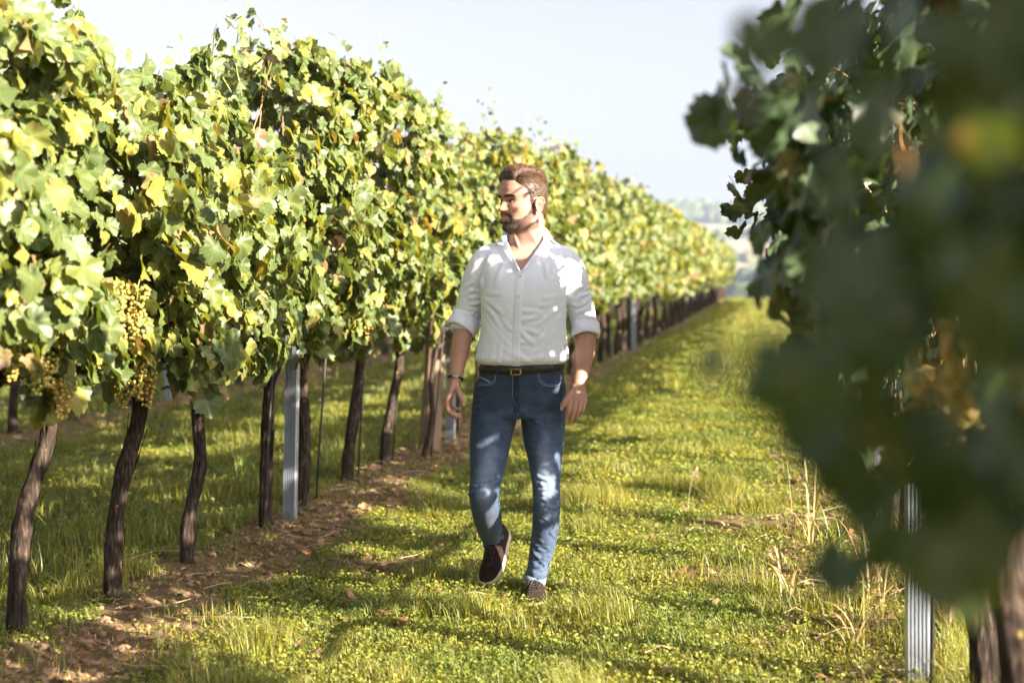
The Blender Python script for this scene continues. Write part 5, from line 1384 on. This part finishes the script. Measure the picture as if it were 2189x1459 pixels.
M_STITCH = simple_mat('pale_stitching', (.30, .33, .36), .8); M_SEAM = simple_mat('denim_seam', (.060, .105, .20), .85, .4, 80)
mobj('pocket_edge', *ribbon(bvh_j, [(-.098, .955), (-.104, .925), (-.128, .908), (-.168, .905)], .009, .0022, 30, 4), M_SEAM, jeans)
mobj('pocket_stitch', *ribbon(bvh_j, [(-.0965, .953), (-.1015, .921), (-.127, .9035), (-.168, .9005)], .0022, .0026, 30, 3), M_STITCH, jeans)
mobj('coin_pocket', *ribbon(bvh_j, [(-.165, .935), (-.14, .925), (-.118, .914)], .006, .0020, 16, 3), M_STITCH, jeans)
mobj('pocket_edge', *ribbon(bvh_j, [(.078, .958), (.084, .928), (.108, .908), (.150, .905), (.180, .914)], .009, .0022, 30, 4), M_SEAM, jeans)
mobj('pocket_stitch', *ribbon(bvh_j, [(.0765, .956), (.0815, .923), (.107, .9030), (.150, .9000), (.181, .909)], .0022, .0026, 30, 3), M_STITCH, jeans)
mobj('fly', *ribbon(bvh_j, [(-.012, .955), (-.013, .90), (-.014, .85), (-.009, .79)], .030, .0032, 36, 6), m_jean, jeans)
mobj('fly_stitch', *ribbon(bvh_j, [(-.026, .950), (-.027, .90), (-.027, .86), (-.020, .832), (-.006, .822)], .0022, .0042, 36, 3), M_STITCH, jeans)
mobj('centre_seam', *ribbon(bvh_j, [(-.006, .82), (-.005, .785), (-.004, .757)], .005, .0028, 14, 3), M_SEAM, jeans)
def side_seam(P_, r_, a, z0, z1, name):
    pts = []
    for z in np.linspace(z0, z1, 40):
        q = leg_ring(P_, r_, z, a); c = leg_ring(P_, r_, z, a + np.pi); c = (q + c) / 2
        d = q - c; d /= np.linalg.norm(d); h = bvh_j.ray_cast(Vector(c + d * .16), Vector(-d)); pts.append(np.array(h[0]) + d * .0008 if h[0] else q)
    mobj(name, *tube(relax_path(np.array(pts)), .0022, 6), M_SEAM, jeans)
def relax_path(p):
    for _ in range(3): p[1:-1] = (p[:-2] + 2 * p[1:-1] + p[2:]) / 4
    return p
side_seam(Pl, rr2, -.25, .085, .74, 'outer_seam'); side_seam(Pr, rr1, -.35, .22, .60, 'inner_seam')
hem_c = np.array([.066, .058, .070])
def hem(c, d, r, nm):
    d = np.array(d, float); d /= np.linalg.norm(d); nv = np.cross(d, [0, 1, 0]); nv /= np.linalg.norm(nv); bv = np.cross(d, nv); a = np.linspace(0, 2 * np.pi, 36, endpoint=False); rows = []
    for t, dr in ((-.016, .001), (-.014, .0035), (0, .0035), (.012, .0035), (.013, .001), (.012, -.005)):
        rows.append(np.array(c) + d * t + (r + dr + .002 * np.sin(3 * a))[:, None] * (np.cos(a)[:, None] * nv + np.sin(a)[:, None] * bv) + d * (.003 * np.sin(2 * a))[:, None])
    v = np.concatenate(rows); mobj(nm, v, [grid_faces(6, 36)], m_jean, jeans, attrs={'fade': np.full(len(v), .72)})
hem((.0665, .0575, .076), (-.12, .1, -.7), .0440, 'hem'); hem((-.1110, .308, .178), (.08, .5, -.42), .0440, 'hem')
# belt
M_BELT = simple_mat('dark_leather_belt', (.022, .013, .010), .42, .35, 60, .2, 200); M_BRASS = simple_mat('aged_brass', (.42, .30, .13), .35, metal=.9)
def ring_at(z, off, n=72):
    a = np.linspace(0, 2 * np.pi, n, endpoint=False); pr = np.array(pelvis); o_ = np.argsort(pr[:, 0]); pr = pr[o_]
    cx, hw, yf, yb = (np.interp(z, pr[:, 0], pr[:, q]) for q in (1, 2, 3, 4)); c, s = np.cos(a), np.sin(a); ex = 2.3
    X = np.sign(c) * np.abs(c) ** (2 / ex) * (hw + off); Yc = (yf + yb) / 2; Yr = (yb - yf) / 2 + off; Y = np.sign(s) * np.abs(s) ** (2 / ex) * Yr
    zt = z + .012 * (np.sin(a)) * .8 + .010 * np.cos(a) * .6
    return np.column_stack([cx + X, Yc + Y, zt])
bv_ = np.concatenate([ring_at(.963, .002), ring_at(.964, .0075), ring_at(.981, .0085), ring_at(.998, .0075), ring_at(.999, .002)])
belt = mobj('belt', bv_, [grid_faces(5, 72)], M_BELT, man)
bvh_b = BVHTree.FromPolygons([tuple(q) for q in bv_], [tuple(map(int, q)) for q in grid_faces(5, 72)])
def bent_tube(pts, r): return tube([(x, front_y(bvh_b, x, z) - .004, z) for x, z in pts], r, 6)
bk = Acc(); bk.add(*bent_tube([(-.034, 0.949), (-.034, 0.971), (-.034, 0.992)], .0028)); bk.add(*bent_tube([(-.034, 0.992), (-.016, 0.993), (.003, 0.994)], .0026)); bk.add(*bent_tube([(.003, 0.994), (.004, 0.972), (.004, 0.952)], .0040)); bk.add(*bent_tube([(-.034, 0.949), (-.016, 0.950), (.004, 0.952)], .0026)); bk.add(*bent_tube([(-.034, 0.971), (-.016, 0.971), (.004, 0.972)], .0022))
bk.build('buckle', M_BRASS, belt)
mobj('belt_tip', *ribbon(bvh_b, [(-.03, 0.972), (.0, 0.973), (.03, 0.974), (.042, 0.975)], .031, .0035, 12, 5), M_BELT, belt)
for (x, z) in ((-.088, 0.974), (.050, 0.979), (.150, 0.986)):
    mobj('belt_loop', *ribbon(bvh_b, [(x - .002, z - .020), (x, z), (x + .001, z + .020)], .012, .0040, 10, 4), m_jean, jeans)

# bracelet on his right wrist
M_BRAC = simple_mat('black_bracelet_cord', (.012, .011, .012), .5, .3, 200); M_SILVER = simple_mat('silver_clasp', (.65, .65, .67), .28, metal=.95)
wd_ = np.array([-.25, -.55, -1.3]); wd_ /= np.linalg.norm(wd_); nv = np.cross(wd_, [0, 1, 0]); nv /= np.linalg.norm(nv); bv2 = np.cross(wd_, nv); wc = np.array([-.2645, -.0135, .930])
ba = np.linspace(0, 2 * np.pi, 48); bp_ = [wc + .0305 * np.cos(a) * nv + .0305 * np.sin(a) * bv2 + wd_ * .003 * np.sin(a) for a in ba]
br = mobj('bracelet', *tube(bp_, .0042 + .0006 * np.sin(np.arange(48) * 2.4), 8, False), M_BRAC, man)
ft = sorted(range(48), key=lambda q: bp_[q][1])[:1][0]
cp = np.array(bp_[ft]); cd = np.array(bp_[(ft + 2) % 48]) - np.array(bp_[ft - 2]); cd /= np.linalg.norm(cd)
mobj('clasp', *tube([cp - cd * .011 + [0, -.004, 0], cp - cd * .004 + [0, -.0055, 0], cp + cd * .004 + [0, -.0055, 0], cp + cd * .012 + [0, -.004, 0]], [.0052, .0034, .0034, .0056], 10), M_SILVER, br)

# ---------------- shoes
M_SUEDE = simple_mat('brown_suede', (.024, .015, .012), .95, .4, 50, .35, 260, spec=.08, sheen=.04); M_SOLE = simple_mat('pale_crepe_sole', (.50, .40, .30), .8, .25, 60, .2, 120); M_LACE = simple_mat('brown_lace', (.045, .030, .022), .8)
def shoe(mtx, label):
    """toe towards -y, length .285, origin under the ball of the foot"""
    root = empty('shoe', (0, 0, 0), 0, man); root.matrix_basis = mtx; root['label'] = label
    s = [(-.128, .012, .030, .024), (-.120, .030, .036, .036), (-.095, .043, .044, .047), (-.06, .0485, .054, .053), (-.02, .0475, .070, .055), (.02, .043, .092, .050), (.06, .039, .104, .046), (.10, .037, .104, .044), (.13, .034, .100, .042), (.150, .024, .090, .034), (.157, .010, .080, .02)]
    s = spline(s, 34); a = np.linspace(0, np.pi * 2, 40, endpoint=False); rows = []
    for y, w, h, _ in s:
        c, q = np.cos(a), np.sin(a); X = np.sign(c) * np.abs(c) ** .75 * w; Zz = np.where(q > 0, np.abs(q) ** .8 * (h - .018) + .018, .018 - .010 * np.abs(q) ** .5)
        X = X * (1 - .30 * np.clip((Zz - .03) / .08, 0, 1)) + .006 * math.sin((y + .13) * 9); rows.append(np.column_stack([X, np.full(40, y), Zz]))
    v = np.concatenate(rows); m_ = len(v); v = np.vstack([v, rows[0].mean(0), rows[-1].mean(0)]); k = np.arange(40); kn = (k + 1) % 40
    up = mobj('upper', v, [grid_faces(34, 40), np.stack([np.full(40, m_), kn, k], 1), np.stack([np.full(40, m_ + 1), 33 * 40 + k, 33 * 40 + kn], 1)], M_SUEDE, root)
    up_b = BVHTree.FromPolygons([tuple(q) for q in v], [tuple(map(int, q)) for q in grid_faces(34, 40)])
    # sole: offset outline slab
    ol = np.array([(w + .004, y) for y, w, h, _ in s]); out_l = np.vstack([np.column_stack([ol[:, 0] + .006 * np.sin((ol[:, 1] + .13) * 9), ol[:, 1]]), np.column_stack([-ol[::-1, 0] + .006 * np.sin((ol[::-1, 1] + .13) * 9), ol[::-1, 1]])])
    out_l[:, 1] = np.where(out_l[:, 1] < -.12, out_l[:, 1] - .004, np.where(out_l[:, 1] > .15, out_l[:, 1] + .004, out_l[:, 1])); mm = len(out_l)
    zs = ((.0, .97), (.004, 1.0), (.020, 1.0), (.024, .97)); sv = np.concatenate([np.column_stack([out_l * sc, np.full(mm, z)]) for z, sc in zs]); sv = np.vstack([sv, [0, .01, 0], [0, .01, .024]]); k = np.arange(mm); kn = (k + 1) % mm
    mobj('sole', sv, [grid_faces(4, mm), np.stack([np.full(mm, 4 * mm), kn, k], 1), np.stack([np.full(mm, 4 * mm + 1), 3 * mm + k, 3 * mm + kn], 1)], M_SOLE, root)
    def top(x, y, d=.002):
        h = up_b.ray_cast(Vector((x, y, .3)), Vector((0, 0, -1))); return (x, y, (h[0].z if h[0] else .06) + d)
    lc = Acc()
    for q, y in enumerate((-.030, -.010, .010, .028)):
        w = .017; lc.add(*tube([top(-w, y), top(0, y - .002, .004), top(w, y)], .0019, 6))
        if q: lc.add(*tube([top(-w, y - .02), top(0, y - .010, .005), top(w, y)], .0017, 6))
    for s_ in (-1, 1):
        lc.add(*tube(spline([top(0, .012, .006), top(s_ * .016, .004, .012), top(s_ * .026, -.020, .006), top(s_ * .016, -.028, .005), top(0, .008, .006)], 18), .0017, 6)); lc.add(*tube(spline([top(0, .012, .006), top(s_ * .010, -.012, .008), top(s_ * .019, -.046, .003)], 12), .0016, 6))
    lc.build('laces', M_LACE, root)
    tv = [top(x, y, .0012) for x, y in ((-.030, -.045), (-.022, -.054), (0, -.059), (.022, -.054), (.030, -.045))]
    mobj('toe_seam', *tube(spline(tv, 18), .0013, 5), M_LACE, root); mobj('tongue', *tube([top(-.018, .036), top(0, .038, .006), top(.018, .036)], .004, 8), M_SUEDE, root)
shoe(Matrix.Translation((.062, .012, -.008)) @ Matrix.Rotation(R(-3), 4, 'Z') @ Matrix.Rotation(R(1), 4, 'X'), 'flat front shoe with laces')
hd = Vector((-.062, .205, .182)) ; td = Vector((0, 0, 0))
fw_ = Vector((-.070, -.185, -.185)).normalized()             # heel to toe
upv = Vector((-.30, -.62, .62)); upv = (upv - fw_ * upv.dot(fw_)).normalized(); rt_ = (-fw_).cross(upv)
mr = Matrix(((rt_.x, -fw_.x, upv.x, 0), (rt_.y, -fw_.y, upv.y, 0), (rt_.z, -fw_.z, upv.z, 0), (0, 0, 0, 1)))
shoe(Matrix.Translation((-.105, .262, .108)) @ mr, 'rear shoe with heel lifted and pale sole edge showing')
